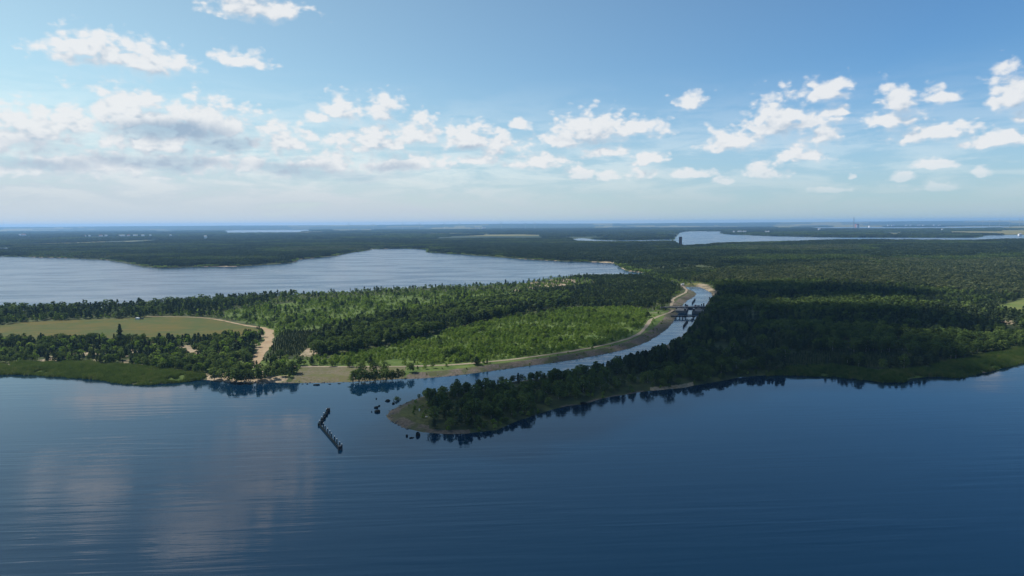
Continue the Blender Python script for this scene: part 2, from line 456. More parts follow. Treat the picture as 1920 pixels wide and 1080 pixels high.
class MB:
    """collects simple shapes and links them as one mesh"""
    def __init__(s):
        s.v = []; s.f = []

    def box(s, c, d, rz=0.0, taper=1.0):
        b = len(s.v); cs, sn = math.cos(rz), math.sin(rz)
        for z in (-.5, .5):
            k = 1.0 if z < 0 else taper
            for x, y in ((-.5, -.5), (.5, -.5), (.5, .5), (-.5, .5)):
                X, Y = x * d[0] * k, y * d[1] * k
                s.v.append((c[0] + X * cs - Y * sn, c[1] + X * sn + Y * cs, c[2] + z * d[2]))
        s.f += [tuple(b + i for i in q) for q in ((3, 2, 1, 0), (4, 5, 6, 7), (0, 1, 5, 4), (1, 2, 6, 5), (2, 3, 7, 6), (3, 0, 4, 7))]
        return s

    def tube(s, a, b_, ra, rb, n=8):
        a = Vector(a); b_ = Vector(b_); ax = (b_ - a).normalized()
        x = ax.orthogonal().normalized(); y = ax.cross(x)
        i0 = len(s.v)
        for c, r in ((a, ra), (b_, rb)):
            for i in range(n):
                t = 2 * math.pi * i / n
                s.v.append(tuple(c + x * (r * math.cos(t)) + y * (r * math.sin(t))))
        for i in range(n):
            j = (i + 1) % n
            s.f.append((i0 + i, i0 + j, i0 + n + j, i0 + n + i))
        s.f.append(tuple(i0 + n + i for i in range(n))); s.f.append(tuple(i0 + n - 1 - i for i in range(n)))
        return s

    def poly(s, pts, faces):
        b = len(s.v); s.v += [tuple(p_) for p_ in pts]; s.f += [tuple(b + i for i in f) for f in faces]
        return s

    def mesh(s, name, material, bevel=0.0, smooth=False):
        me = bpy.data.meshes.new(name); me.from_pydata(s.v, [], s.f); me.update()
        if bevel:
            bm = bmesh.new(); bm.from_mesh(me)
            bmesh.ops.bevel(bm, geom=bm.edges[:], offset=bevel, segments=1, affect='EDGES')
            bm.to_mesh(me); bm.free()
        if smooth:
            for p_ in me.polygons: p_.use_smooth = True
        me.materials.append(material)
        return me

    def build(s, name, material, parent=None, bevel=0.0, smooth=False, **kw):
        return link(name, s.mesh(name, material, bevel, smooth), parent, **kw)


# numpy value noise
_lat = rng.random((256, 256)).astype(np.float32)


def vnoise(x, y, cell):
    x = np.asarray(x) / cell + 1000.0; y = np.asarray(y) / cell + 1000.0
    xi = np.floor(x).astype(np.int64); yi = np.floor(y).astype(np.int64)
    fx = x - xi; fy = y - yi; fx = fx * fx * (3 - 2 * fx); fy = fy * fy * (3 - 2 * fy)
    g = lambda a, b: _lat[a & 255, b & 255]
    return (g(xi, yi) * (1 - fx) + g(xi + 1, yi) * fx) * (1 - fy) + (g(xi, yi + 1) * (1 - fx) + g(xi + 1, yi + 1) * fx) * fy


def fbm(x, y, cell, oc=4):
    s = 0; a = 1.0; t = 0
    for i in range(oc):
        s = s + a * vnoise(np.asarray(x) + 37 * i, np.asarray(y) - 91 * i, cell / 2 ** i); t += a; a *= .5
    return s / t


def wpoly(px):
    return np.array([P(*q) for q in px])


def in_poly(x, y, poly):
    r = np.zeros(np.shape(x), bool)
    x0, y0 = poly[:, 0].min(), poly[:, 1].min(); x1, y1 = poly[:, 0].max(), poly[:, 1].max()
    idx = np.where((x >= x0) & (x <= x1) & (y >= y0) & (y <= y1))[0]
    if not len(idx): return r
    X = x[idx]; Y = y[idx]; ins = np.zeros(len(idx), bool)
    n = len(poly)
    for i in range(n):
        ax, ay = poly[i]; bx, by = poly[(i + 1) % n]
        if ay == by: continue
        c = ((ay > Y) != (by > Y)) & (X < (bx - ax) * (Y - ay) / (by - ay) + ax)
        ins ^= c
    r[idx] = ins
    return r


def dist_line(x, y, pts, closed=False, maxd=60.0):
    d = np.full(np.shape(x), maxd, np.float64)
    n = len(pts)
    for i in range(n if closed else n - 1):
        ax, ay = pts[i]; bx, by = pts[(i + 1) % n]
        idx = np.where((x > min(ax, bx) - maxd) & (x < max(ax, bx) + maxd) & (y > min(ay, by) - maxd) & (y < max(ay, by) + maxd))[0]
        if not len(idx): continue
        X = x[idx] - ax; Y = y[idx] - ay; dx, dy = bx - ax, by - ay
        t = np.clip((X * dx + Y * dy) / (dx * dx + dy * dy + 1e-9), 0, 1)
        d[idx] = np.minimum(d[idx], np.hypot(X - t * dx, Y - t * dy))
    return d


def roughen(poly, step, amp, closed=True, seed=0):
    """subdivide a world polygon and wobble it: natural outline"""
    out = []
    n = len(poly)
    for i in range(n if closed else n - 1):
        a = poly[i]; b = poly[(i + 1) % n]
        L = math.hypot(*(b - a)); k = max(1, min(60, int(L / step)))
        for j in range(k):
            out.append(a + (b - a) * j / k)
    if not closed: out.append(poly[-1])
    out = np.array(out)
    nx = fbm(out[:, 0] + seed * 517, out[:, 1], step * 4, 3) - .5
    ny = fbm(out[:, 0], out[:, 1] + seed * 731 + 400, step * 4, 3) - .5
    return out + np.stack([nx, ny], 1) * 2 * amp


# ------------------------------------------------------------------ shorelines (photograph pixels at the waterline)
NEAR = [(-900, 690), (-500, 690), (-200, 700), (0, 703), (60, 702), (120, 705), (190, 712), (235, 720), (280, 722), (330, 718), (372, 712), (390, 712),
        (420, 716), (470, 718), (540, 718), (600, 718), (650, 717), (700, 714), (745, 711), (790, 710)]
CANAL_N = [(790, 710), (850, 705), (890, 700), (940, 693), (1000, 685), (1040, 680), (1080, 674), (1130, 665), (1180, 654), (1215, 641), (1238, 627), (1254, 613), (1263, 602), (1268, 594),
           (1273, 586), (1279, 578), (1281, 571), (1289, 563), (1301, 557), (1306, 551), (1300, 546), (1290, 542), (1283, 538)]
CANAL_S = [(1312, 538), (1322, 543), (1333, 549), (1336, 556), (1331, 562), (1323, 572), (1320, 579), (1313, 588), (1305, 597), (1300, 606), (1293, 616), (1275, 633), (1240, 652),
           (1190, 672), (1130, 689), (1060, 702), (1000, 711), (950, 717), (900, 725), (850, 732), (800, 741)]
TIP = [(800, 741), (768, 752), (748, 762), (731, 771), (725, 780), (733, 790), (755, 801), (790, 809), (830, 813), (870, 813), (930, 806), (965, 792), (1005, 778), (1031, 768),
       (1060, 761), (1095, 757), (1150, 743), (1226, 732), (1282, 727), (1312, 721), (1357, 714), (1395, 707), (1440, 703), (1480, 703), (1530, 705), (1580, 705), (1620, 711),
       (1660, 716), (1695, 716), (1705, 711), (1740, 706), (1800, 705), (1850, 698), (1880, 690), (1920, 680), (2050, 655), (2300, 640), (2900, 640)]
near_line = roughen(wpoly(NEAR), 6, 2.2, False, 1)
cn = roughen(wpoly(CANAL_N), 8, .9, False, 2); cs = roughen(wpoly(CANAL_S), 8, .9, False, 3)
tip_line = roughen(wpoly(TIP), 5, 2.0, False, 4)
NEAR_W = np.vstack([[(-2600, 480), (-2600, -1500), ], near_line[:0]]) if False else np.vstack(
    [near_line, cn, cs, tip_line, [(2600, 450), (2600, -1500), (-2600, -1500), (-2600, 500)]])
BACK = [(-1200, 600), (-300, 590), (0, 584), (100, 581), (200, 577), (300, 571), (400, 563), (450, 561), (500, 558), (600, 550), (650, 549), (740, 543), (850, 539), (960, 534), (1000, 529),
        (1030, 524), (1080, 519), (1150, 517), (1200, 518), (1207, 512), (1172, 508), (1165, 501), (1150, 494), (1120, 492), (1050, 490), (980, 486), (920, 481), (860, 477), (815, 474),
        (800, 473.5), (800, 468), (760, 466), (700, 467), (690, 470), (645, 476), (632, 480), (560, 487), (548, 493), (480, 498), (440, 500), (390, 500), (300, 503), (270, 500), (240, 494), (200, 487.5),
        (120, 484), (60, 482), (0, 481), (-300, 480), (-1200, 480)]
FAR = [
    [(1262, 451), (1275, 437), (1290, 433.5), (1365, 433.5), (1345, 437.5), (1370, 440), (1450, 443), (1560, 445), (1700, 445.5), (1830, 445.5), (1855, 441.5), (1920, 440.5), (2300, 439), (2300, 450),
     (1920, 450), (1860, 452), (1800, 453), (1700, 452), (1560, 452), (1450, 456), (1330, 459.5), (1285, 464), (1276, 460)],
    [(1070, 449), (1090, 446.5), (1115, 449), (1160, 451), (1235, 449.3), (1258, 449), (1258, 454.5), (1150, 456), (1085, 454)],
    [(420, 432.5), (450, 431.2), (575, 430.2), (582, 433.5), (520, 437.5), (428, 438)],
    [(370, 434), (394, 434), (392, 435.6), (372, 435.6)],
    [(-100, 465), (14, 464.5), (18, 467), (8, 470), (-100, 472)],
    [(1505, 426.3), (1600, 425.8), (1700, 426), (1840, 425), (1900, 425), (1840, 429), (1700, 429.8), (1540, 429.4)],
    [(1040, 425.5), (1070, 425.5), (1070, 427), (1045, 427)],
]
BACK_W = roughen(wpoly(BACK), 25, 9, True, 5)
FAR_W = [wpoly(f) for f in FAR]
WATERS = [(NEAR_W, 40.0), (BACK_W, 60.0)] + [(f, 90.0) for f in FAR_W]


def sd_water(x, y):
    """distance to the nearest shore, positive on land"""
    s = np.full(np.shape(x), 200.0)
    for poly, md in WATERS:
        d = dist_line(x, y, poly, True, md)
        ins = in_poly(x, y, poly)
        d = np.where(ins, -d, np.where(d >= md, 200.0, d))
        s = np.minimum(s, d)
    return s


LAND_Z = 2.2


def land_height(x, y, s):
    slope = np.where(y > 2500, 0.05, 0.22)
    z = np.where(s > 0, np.minimum(LAND_Z, s * slope), np.maximum(-3.0, s * 0.3))
    far = np.clip((y - 14000) / 9000, 0, 1)
    z = z + far * far * (70 + 55 * fbm(x, y * 0.5, 5200, 4))
    return z


# land-cover outlines
MEADOW = [(-140, 643), (-60, 622), (40, 608), (120, 604), (250, 600), (330, 597), (400, 603), (450, 613), (486, 622), (478, 630), (440, 637), (380, 643), (300, 645), (225, 643), (150, 642), (60, 643)]
SHRUB = [(505, 640), (480, 612), (420, 598), (420, 586), (520, 573), (640, 560), (760, 553), (880, 549), (960, 549), (960, 556), (880, 570), (780, 588), (690, 604), (600, 622), (560, 624)]
DARKWOOD = [(585, 672), (575, 655), (600, 632), (700, 606), (800, 590), (900, 573), (1000, 558), (1075, 560), (1060, 579), (960, 595), (880, 613), (800, 634), (735, 652), (650, 668)]
BRIGHT = [(600, 690), (640, 670), (740, 652), (880, 614), (960, 598), (1060, 585), (1180, 579), (1216, 588), (1210, 612), (1195, 630), (1150, 648), (1060, 664), (960, 677), (880, 684), (800, 687), (700, 688)]
ROWS = [(520, 674), (508, 660), (518, 636), (535, 626), (600, 624), (596, 640), (580, 655), (575, 672)]
PINEMID = [(985, 548), (1010, 532), (1100, 522), (1200, 521), (1262, 536), (1276, 545), (1258, 560), (1250, 575), (1214, 581), (1060, 581), (1075, 560)]
SCRUB = [(960, 550), (985, 533), (1040, 525), (1110, 527), (1120, 538), (1040, 546)]
LEFTSHORE = [(-200, 700), (-200, 643), (60, 643), (225, 643), (380, 643), (470, 632), (500, 632), (494, 660), (470, 690), (560, 700), (560, 718), (390, 712), (330, 702), (150, 688), (0, 690)]
LEFTBACK = [(-200, 640), (-200, 584), (0, 584), (200, 577), (400, 563), (500, 558), (560, 556), (480, 575), (420, 596), (330, 597), (120, 604)]
TIPGRASS = [(722, 781), (745, 764), (790, 750), (806, 762), (806, 795), (806, 812), (760, 804)]
PALE = [(1290, 530), (1360, 510), (1500, 500), (1700, 494), (1990, 498), (1990, 566), (1850, 556), (1700, 541), (1560, 534), (1400, 536)]
YOUNG = [(1130, 510), (1180, 497), (1280, 492), (1400, 500), (1340, 515), (1290, 530), (1240, 522), (1200, 518)]
RIGHTROWS = [(1480, 700), (1470, 672), (1560, 664), (1680, 668), (1730, 685), (1640, 696), (1560, 690)]
REED_L = [(-160, 700), (-100, 688), (0, 687), (50, 685), (150, 685), (250, 692), (330, 702), (384, 710), (372, 713), (330, 719), (280, 723), (235, 721), (190, 713), (120, 706), (60, 703), (0, 704)]
REED_R = [(1434, 704), (1500, 694), (1560, 692), (1640, 701), (1700, 701), (1760, 690), (1840, 670), (1920, 657), (2040, 640), (2040, 657), (1920, 681), (1880, 691), (1850, 699), (1800, 706), (1740, 707), (1705, 712), (1695, 717), (1660, 717), (1620, 712), (1580, 706), (1530, 706), (1480, 704)]
CLEAR_R = [(1868, 577), (1920, 562), (2010, 556), (2010, 590), (1905, 592), (1872, 586)]
CLEAR_T = [(1862, 607), (1888, 604), (1912, 606), (1906, 612), (1870, 613)]
SHOREBANK = [(545, 718), (565, 693), (660, 692), (760, 693), (760, 711), (655, 718)]
BEACH = [(384, 716), (392, 705), (440, 706), (520, 711), (560, 706), (560, 719), (440, 719)]
CANALBEACH = [(1300, 540), (1312, 533), (1328, 536), (1340, 546), (1345, 556), (1338, 556), (1333, 549), (1320, 543)]
BACKBEACH = [(1108, 492.6), (1110, 491.2), (1148, 491.6), (1152, 494), (1140, 493.5)]
SANDPATCH = [(560, 672), (575, 658), (592, 658), (598, 666), (580, 676)]
CANALGRASS = [(1285, 536), (1290, 533), (1316, 533), (1312, 538)]
FIELDS = [[(60, 457), (170, 455), (172, 457.3), (60, 459)], [(140, 454), (250, 451), (560, 446), (560, 447.6), (330, 451), (250, 456), (170, 457)], [(1655, 436), (1695, 435), (1698, 441), (1665, 441)], [(1868, 432), (2000, 429), (2000, 439), (1872, 439)],
          [(1180, 421), (1320, 420), (1320, 421.3), (1190, 422.2)], [(1112, 423.3), (1150, 423), (1148, 426), (1115, 426)], [(620, 430.5), (700, 430), (700, 431.5), (620, 432)], [(1450, 424), (1500, 423.5), (1500, 425), (1455, 425.5)], [(1600, 441), (1650, 440), (1650, 441.5), (1605, 442)], [(700, 442), (735, 441.5), (735, 443), (705, 443.4)]]
PATH = [(270, 597), (330, 597.5), (380, 599.5), (420, 605), (455, 613), (482, 617), (500, 621), (506, 627), (504, 640), (497, 655), (489, 668), (483, 680), (478, 690)]
PATHW = [3, 3, 3.5, 3.5, 4, 5, 7, 9, 9.5, 9.5, 9, 9, 9]
ROAD = [(470, 693.5), (560, 693), (660, 693), (760, 692.5), (850, 689), (930, 682.5), (1000, 674), (1080, 662), (1140, 650), (1180, 638.5), (1202, 627), (1212, 615), (1219, 605), (1232, 598), (1250, 591.5)]
ROAD2 = [(1212, 591), (1232, 590), (1252, 590.5), (1262, 585)]
ROAD3 = [(1258, 577), (1261, 570), (1262, 564), (1272, 558), (1284, 552), (1287, 546), (1281, 540)]
SHEETS = {k: wpoly(v) for k, v in dict(MEADOW=MEADOW, SHRUB=SHRUB, DARKWOOD=DARKWOOD, BRIGHT=BRIGHT, ROWS=ROWS, PINEMID=PINEMID, SCRUB=SCRUB, LEFTSHORE=LEFTSHORE, LEFTBACK=LEFTBACK, TIPGRASS=TIPGRASS,
          PALE=PALE, YOUNG=YOUNG, RIGHTROWS=RIGHTROWS, REED_L=REED_L, REED_R=REED_R, CLEAR_R=CLEAR_R, CLEAR_T=CLEAR_T, SHOREBANK=SHOREBANK, BEACH=BEACH, CANALBEACH=CANALBEACH, BACKBEACH=BACKBEACH,
          SANDPATCH=SANDPATCH, CANALGRASS=CANALGRASS).items()}
FIELDW = [wpoly([(a, b + (1.3 if b > np.mean([q[1] for q in f]) else 0)) for a, b in f]) for f in FIELDS]
path_w, road_w, road2_w, road3_w = (wpoly(q) for q in (PATH, ROAD, ROAD2, ROAD3))
canal_line = np.vstack([cn, cs[:90]])


def S(name, x, y):
    return in_poly(x, y, SHEETS[name])


# ------------------------------------------------------------------ ground sheet
def make_ground():
    dys = np.concatenate([np.arange(4.3, 60, 0.55), np.arange(60, 470, 0.85), [520, 700, 1100]])
    ys = CAM_H * FPX / dys
    us = np.concatenate([np.linspace(-2.6, -1.0, 14)[:-1], np.arange(-1.0, 1.0, 0.0022), np.linspace(1.0, 2.6, 14)])
    Y, U = np.meshgrid(ys, us, indexing='ij')
    X = (U * Y).ravel(); Yf = Y.ravel()
    s = sd_water(X, Yf); z = land_height(X, Yf, s)
    nr, nc = len(ys), len(us)
    a = (np.arange(nr - 1)[:, None] * nc + np.arange(nc - 1)[None]).ravel()
    f = np.stack([a, a + 1, a + nc + 1, a + nc], 1)[:, ::-1]
    keep = z[f].max(1) > -2.9
    f = f[keep]
    used = np.zeros(len(X), bool); used[f.ravel()] = True
    remap = np.cumsum(used) - 1
    X, Yf, s, z = X[used], Yf[used], s[used], z[used]; f = remap[f]
    me = mesh_np('ground', np.stack([X, Yf, z], 1), f, M['ground'], True)
    sand = np.zeros(len(X)); grass = np.zeros(len(X)); bank = np.zeros(len(X)); lush = np.zeros(len(X))
    for k in ('SHRUB', 'BRIGHT', 'REED_L', 'REED_R'):
        lush[S(k, X, Yf)] = .85
    lush[S('LEFTSHORE', X, Yf)] = .4
    lush[(dist_line(X, Yf, road_w, False, 40) < 30)] = .7
    for k in ('CANALBEACH', 'BACKBEACH', 'SANDPATCH', 'CLEAR_T'):
        q = S(k, X, Yf); sand[q] = ((.8 if k not in ('SANDPATCH', 'CANALBEACH') else .62) * (.35 + fbm(X, Yf, 10)))[q]
    bch = S('BEACH', X, Yf); xl, xr = P(500, 714)[0], P(566, 714)[0]
    sand[bch] = (.85 * np.clip((xr - X) / (xr - xl), 0, 1) * (.5 + fbm(X, Yf, 9)))[bch]
    sc = S('SCRUB', X, Yf) & (fbm(X, Yf, 22) > .52); sand[sc] = .8
    ls = S('LEFTSHORE', X, Yf) & (fbm(X, Yf, 14) > .60); sand[ls] = .6
    nearland = Yf < 1500
    dc = dist_line(X, Yf, canal_line, False, 40)
    bank[(dc < 12) & (s > -1)] = .9
    bank[(s < 1.6) & (s > -3) & (Yf < 1400) & (fbm(X, Yf, 30) > .5)] = .8
    bank[(s < 4) & (s > -3) & (Yf < 470) & (X < P(885, 790)[0])] = .9
    patchy = (s < 5) & (s > -3) & in_poly(X, Yf, wpoly([(1215, 745), (1220, 722), (1300, 718), (1300, 735)])); sand[patchy] = .55
    beachy = (s < 4) & (Yf > 1500) & (Yf < 3500) & (fbm(X, Yf, 150) > .56)
    sand[beachy] = .8
    tip = S('TIPGRASS', X, Yf); grass[tip & (s > 6)] = .45; bank[tip & (s < 7)] = .9
    grass[S('SHOREBANK', X, Yf)] = .55; bank[S('SHOREBANK', X, Yf)] = 0.52; lush[S('SHOREBANK', X, Yf)] = 0
    grass[S('CANALGRASS', X, Yf)] = .8
    for fp in FIELDW:
        i = in_poly(X, Yf, fp); grass[i] = .9
        grass[i & (fbm(X, Yf, 300) > .55)] = .3
    farz = (Yf > 6000) & (s > 60)
    patch = fbm(X, Yf * .6, 1500, 3)
    grass[farz & (patch > .605)] = .8
    grass[S('PALE', X, Yf) & (fbm(X, Yf, 40) > .6)] = .5
    ca = me.color_attributes.new('zones', 'FLOAT_COLOR', 'POINT')
    ca.data.foreach_set('color', np.stack([sand, grass, bank, lush], 1).astype(np.float32).ravel())
    return link('ground', me, kind='structure', label='flat wooded land between the lakes reaching to the horizon', cat='ground')


make_ground()


def flat_sheet(name, poly, z, material, **kw):
    from mathutils.geometry import tessellate_polygon
    pts = [Vector((a, b, z)) for a, b in poly]
    tris = tessellate_polygon([pts])
    me = bpy.data.meshes.new(name); me.from_pydata([tuple(q) for q in pts], [], [tuple(t) for t in tris]); me.update()
    bm = bmesh.new(); bm.from_mesh(me); bmesh.ops.recalc_face_normals(bm, faces=bm.faces[:])
    if sum(f.normal.z for f in bm.faces) < 0:
        bmesh.ops.reverse_faces(bm, faces=bm.faces[:])
    bm.to_mesh(me); bm.free()
    me.materials.append(material)
    return link(name, me, **kw)


def smooth_line(pts, widths, step):
    """Catmull-Rom through pts, returns points and widths"""
    out = []; w = []
    n = len(pts)
    for i in range(n - 1):
        p0, p1, p2, p3 = pts[max(i - 1, 0)], pts[i], pts[i + 1], pts[min(i + 2, n - 1)]
        k = max(2, int(math.hypot(*(p2 - p1)) / step))
        for j in range(k):
            t = j / k
            out.append(.5 * ((2 * p1) + (p2 - p0) * t + (2 * p0 - 5 * p1 + 4 * p2 - p3) * t * t + (3 * p1 - p0 - 3 * p2 + p3) * t ** 3))
            w.append(widths[i] * (1 - t) + widths[i + 1] * t)
    out.append(pts[-1]); w.append(widths[-1])
    return np.array(out), np.array(w)


def ribbon(name, pts, widths, z, material, **kw):
    c, w = smooth_line(pts, widths, 4)
    t = np.gradient(c, axis=0); t /= np.linalg.norm(t, axis=1)[:, None]
    nrm = np.stack([-t[:, 1], t[:, 0]], 1)
    wl = w * (.5 + .45 * (vnoise(c[:, 0], c[:, 1], 8) - .5)); wr = w * (.5 + .45 * (vnoise(c[:, 0] + 300, c[:, 1], 8) - .5))
    a = c + nrm * wl[:, None]; b = c - nrm * wr[:, None]
    zz = np.maximum(land_height(c[:, 0], c[:, 1], sd_water(c[:, 0], c[:, 1])), 1.2) * 0 + z
    n = len(c)
    v = np.vstack([np.column_stack([a, zz]), np.column_stack([b, zz])])
    i = np.arange(n - 1)
    f = np.stack([i, i + n, i + n + 1, i + 1], 1)
    return link(name, mesh_np(name, v, f, material), **kw)


flat_sheet('meadow', roughen(SHEETS['MEADOW'], 8, 3, True, 8), LAND_Z + .05, M['meadow'], kind='structure', label='dry yellow green meadow on the left bank', cat='meadow')
flat_sheet('clearing', roughen(SHEETS['CLEAR_R'], 8, 3, True, 9), LAND_Z + .05, M['green_meadow'], kind='structure', label='pale green clearing at the right edge of the forest', cat='meadow')
ribbon('sandy_path', path_w, PATHW, LAND_Z + .10, M['path'], kind='structure', label='sandy track curving round the meadow down to the shore', cat='path')
ribbon('gravel_road', road_w, [3.8] * len(ROAD), LAND_Z + .14, M['road'], kind='structure', label='pale gravel track following the canal bank', cat='road')
ribbon('gravel_road', road2_w, [3.5] * len(ROAD2), LAND_Z + .18, M['road'], kind='structure', label='short gravel spur leading to the lock from the left', cat='road')
ribbon('gravel_road', road3_w, [3.6] * len(ROAD3), LAND_Z + .14, M['road'], kind='structure', label='pale track along the canal beyond the lock', cat='road')


def water(name, pts, z, material, label):
    return flat_sheet(name, np.array(pts, float), z, material, kind='structure', label=label, cat='water')


water('lake_water', [(-2600, -1500), (2600, -1500), (2600, 720), (-2600, 720)], 0.0, M['lake'], 'calm dark blue lake in the foreground')
cp = np.vstack([wpoly([(786, 703), (890, 692), (1000, 676), (1130, 655), (1205, 632), (1245, 604), (1262, 580), (1275, 562), (1270, 533)]),
                wpoly([(1330, 533), (1350, 556), (1330, 590), (1310, 616), (1250, 662), (1130, 700), (1000, 722), (806, 748)])])
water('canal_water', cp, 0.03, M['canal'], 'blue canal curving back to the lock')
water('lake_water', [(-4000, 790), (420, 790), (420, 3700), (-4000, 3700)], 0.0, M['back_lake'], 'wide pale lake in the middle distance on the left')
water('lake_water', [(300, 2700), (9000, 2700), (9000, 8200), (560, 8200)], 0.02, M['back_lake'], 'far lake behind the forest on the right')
for (nm, fpoly, lb) in (('lake_water', FAR_W[2], 'thin bright lake strip on the left horizon'), ('lake_water', FAR_W[3], 'tiny bright pond left of the horizon lake'),
                        ('lake_water', FAR_W[4], 'small pale water at the left edge beyond the lake'), ('lake_water', FAR_W[5], 'thin pale lake strip on the right horizon'),
                        ('lake_water', FAR_W[6], 'small pale pond near the middle of the horizon')):
    c = fpoly.mean(0)
    water(nm, c + (fpoly - c) * np.array([1.05, 1.12]), 0.01, M['back_lake'], lb)

# ------------------------------------------------------------------ foliage templates
TEMPL = bpy.data.collections.new('foliage_templates')       # never linked: only a source for instancing


def leaves(c, nrm, size, r):
    """quads at points c facing roughly nrm"""
    n = len(c)
    nr = nrm + r.normal(0, .55, (n, 3)); nr /= np.linalg.norm(nr, axis=1)[:, None] + 1e-9
    t = np.cross(nr, r.normal(0, 1, (n, 3))); t /= np.linalg.norm(t, axis=1)[:, None] + 1e-9
    b = np.cross(nr, t)
    s = (size * r.uniform(.6, 1.35, n))[:, None]; s2 = s * r.uniform(.5, 1.0, (n, 1))
    v = np.stack([c - t * s - b * s2 * .3, c + t * s * .2 - b * s2, c + t * s + b * s2 * .3, c - t * s * .2 + b * s2], 1).reshape(-1, 3)
    f = np.arange(4 * n).reshape(n, 4)
    return v, f


def crown_pine(r, h, n, size):
    zb = h * r.uniform(.06, .2); W_ = h * r.uniform(.22, .31)
    k = int(n / 9); vs = []; c = []; nr = []
    for i in range(k):
        t = (i + r.random()) / k
        z = zb + (h - zb) * t ** 0.85
        prof = (1 - t) ** .58 * (0.75 + .25 * math.sin(t * 22 + r.random()))
        a = i * 2.399 + r.normal(0, .3); L = W_ * prof * r.uniform(.75, 1.2) + .12
        for j in range(9):
            q = (j + 1) / 9
            rad = L * q ** .7
            aa = a + r.normal(0, .28)
            c.append((rad * math.cos(aa), rad * math.sin(aa), z + r.normal(0, .12) + .18 * L * q)); nr.append((math.cos(aa) * .6, math.sin(aa) * .6, .9))
    return leaves(np.array(c), np.array(nr), size, r)


def crown_lumps(r, h, n, size, wid, zlo, lumps):
    c = []; nr = []
    L = []
    for i in range(lumps):
        t = (i + .5) / lumps
        z = h * (zlo + (0.93 - zlo) * t)
        prof = math.sin(math.pi * min(1, .18 + .8 * t)) ** .7
        a = i * 2.399 + r.normal(0, .4)
        L.append((wid * h * prof * .55 * r.uniform(.4, 1.15), a, z, h * wid * r.uniform(.30, .50) * (.55 + .45 * prof)))
    w = np.array([q[3] ** 2 for q in L]); w /= w.sum()
    for i, q in enumerate(L):
        k = max(6, int(n * w[i]))
        d = r.normal(0, 1, (k, 3)); d /= np.linalg.norm(d, axis=1)[:, None]
        d[:, 2] = np.where(d[:, 2] < -.5, -d[:, 2], d[:, 2])
        rad = q[3] * r.uniform(.72, 1.1, (k, 1))
        ctr = np.array([q[0] * math.cos(q[1]), q[0] * math.sin(q[1]), min(q[2], h - q[3] * .8)])
        pt = ctr + d * rad * np.array([1, 1, .85])
        pt[:, 2] = np.maximum(pt[:, 2], .1)
        c.append(pt); nr.append(d + np.array([0, 0, .35]))
    return leaves(np.vstack(c), np.vstack(nr), size, r)


def trunk_mesh(r, h, rad, material, limbs=4):
    b = MB(); off = r.normal(0, .02 * h, 2)
    p0 = (0, 0, -.3); p1 = (off[0] * .5, off[1] * .5, h * .45); p2 = (off[0], off[1], h * .9)
    b.tube(p0, p1, rad, rad * .7, 7); b.tube(p1, p2, rad * .7, rad * .15, 6)
    for i in range(limbs):
        z = h * (.3 + .12 * i); a = r.uniform(0, 6.28); L = h * .16
        b.tube((off[0] * z / h, off[1] * z / h, z), (L * math.cos(a), L * math.sin(a), z + L * .7), rad * .35, rad * .08, 5)
    return b.mesh('trunk', material)


def join(parts):
    vs = []; fs = []; o = 0
    for v, f in parts:
        vs.append(v); fs.append(f + o); o += len(v)
    return np.vstack(vs), np.vstack(fs)


H0 = 10.0
KINDS = {}          # kind -> list of (crown mesh, trunk mesh) for individuals
INDEX = {}          # template key -> list of indices in TEMPL
_cnt = 0


def add_template(key, me):
    global _cnt
    o = bpy.data.objects.new('foliage_template_%02d' % _cnt, me); TEMPL.objects.link(o)
    INDEX.setdefault(key, []).append(_cnt); _cnt += 1


tr_ = np.random.default_rng(11)
KINDS['pine'] = []; KINDS['broad'] = []; KINDS['shrub'] = []; KINDS['pale'] = []
for i in range(5):
    v, f = crown_pine(tr_, H0, 400, .50); KINDS['pine'].append((mesh_np('crown', v, f, M['pine']), trunk_mesh(tr_, H0, .16, M['bark'], 3)))
    v, f = crown_lumps(tr_, H0, 460, .46, .36 + .05 * (i % 3), .22, 11); KINDS['broad'].append((mesh_np('crown', v, f, M['broad']), trunk_mesh(tr_, H0, .2, M['birchbark'])))
    v, f = crown_lumps(tr_, H0, 420, .48, .40, .22, 10); KINDS['pale'].append((mesh_np('crown', v, f, M['pale']), trunk_mesh(tr_, H0, .2, M['birchbark'])))
    v, f = crown_lumps(tr_, 4.0, 200, .34, .62, .10, 8); KINDS['shrub'].append((mesh_np('crown', v, f, M['shrub']), trunk_mesh(tr_, 3.2, .07, M['bark'], 5)))
for k, lst in KINDS.items():
    for i, (cm, tm) in enumerate(lst):
        add_template(k, cm)
    for i in range(3):
        if k == 'pine': v, f = crown_pine(tr_, H0, 120, .85)
        elif k == 'shrub': v, f = crown_lumps(tr_, 4.0, 60, .55, .62, .10, 6)
        else: v, f = crown_lumps(tr_, H0, 110, .85, .40, .18, 8)
        add_template(k + '_lo', mesh_np('crown', v, f, M[k]))
for k in ('pine', 'broad', 'pale', 'shrub'):
    for i in range(3):               # a small stand of trees for the distance
        parts = []
        for j in range(14):
            h = H0 * tr_.uniform(.7, 1.15)
            if k == 'pine': v, f = crown_pine(tr_, h, 36, 1.5)
            else: v, f = crown_lumps(tr_, h, 34, 1.5, .42, .15, 5)
            v = v + np.array([tr_.uniform(-13, 13), tr_.uniform(-13, 13), -.8]); parts.append((v, f))
        add_template(k + '_stand', mesh_np('crown', *join(parts), M[k]))
    parts = []
    for j in range(60):              # a block of wood for the far distance
        h = H0 * tr_.uniform(.8, 1.2)
        v, f = crown_lumps(tr_, h, 12, 3.2, .55, .15, 3)
        v = v + np.array([tr_.uniform(-45, 45), tr_.uniform(-45, 45), -1]); parts.append((v, f))
    add_template(k + '_block', mesh_np('crown', *join(parts), M[k]))
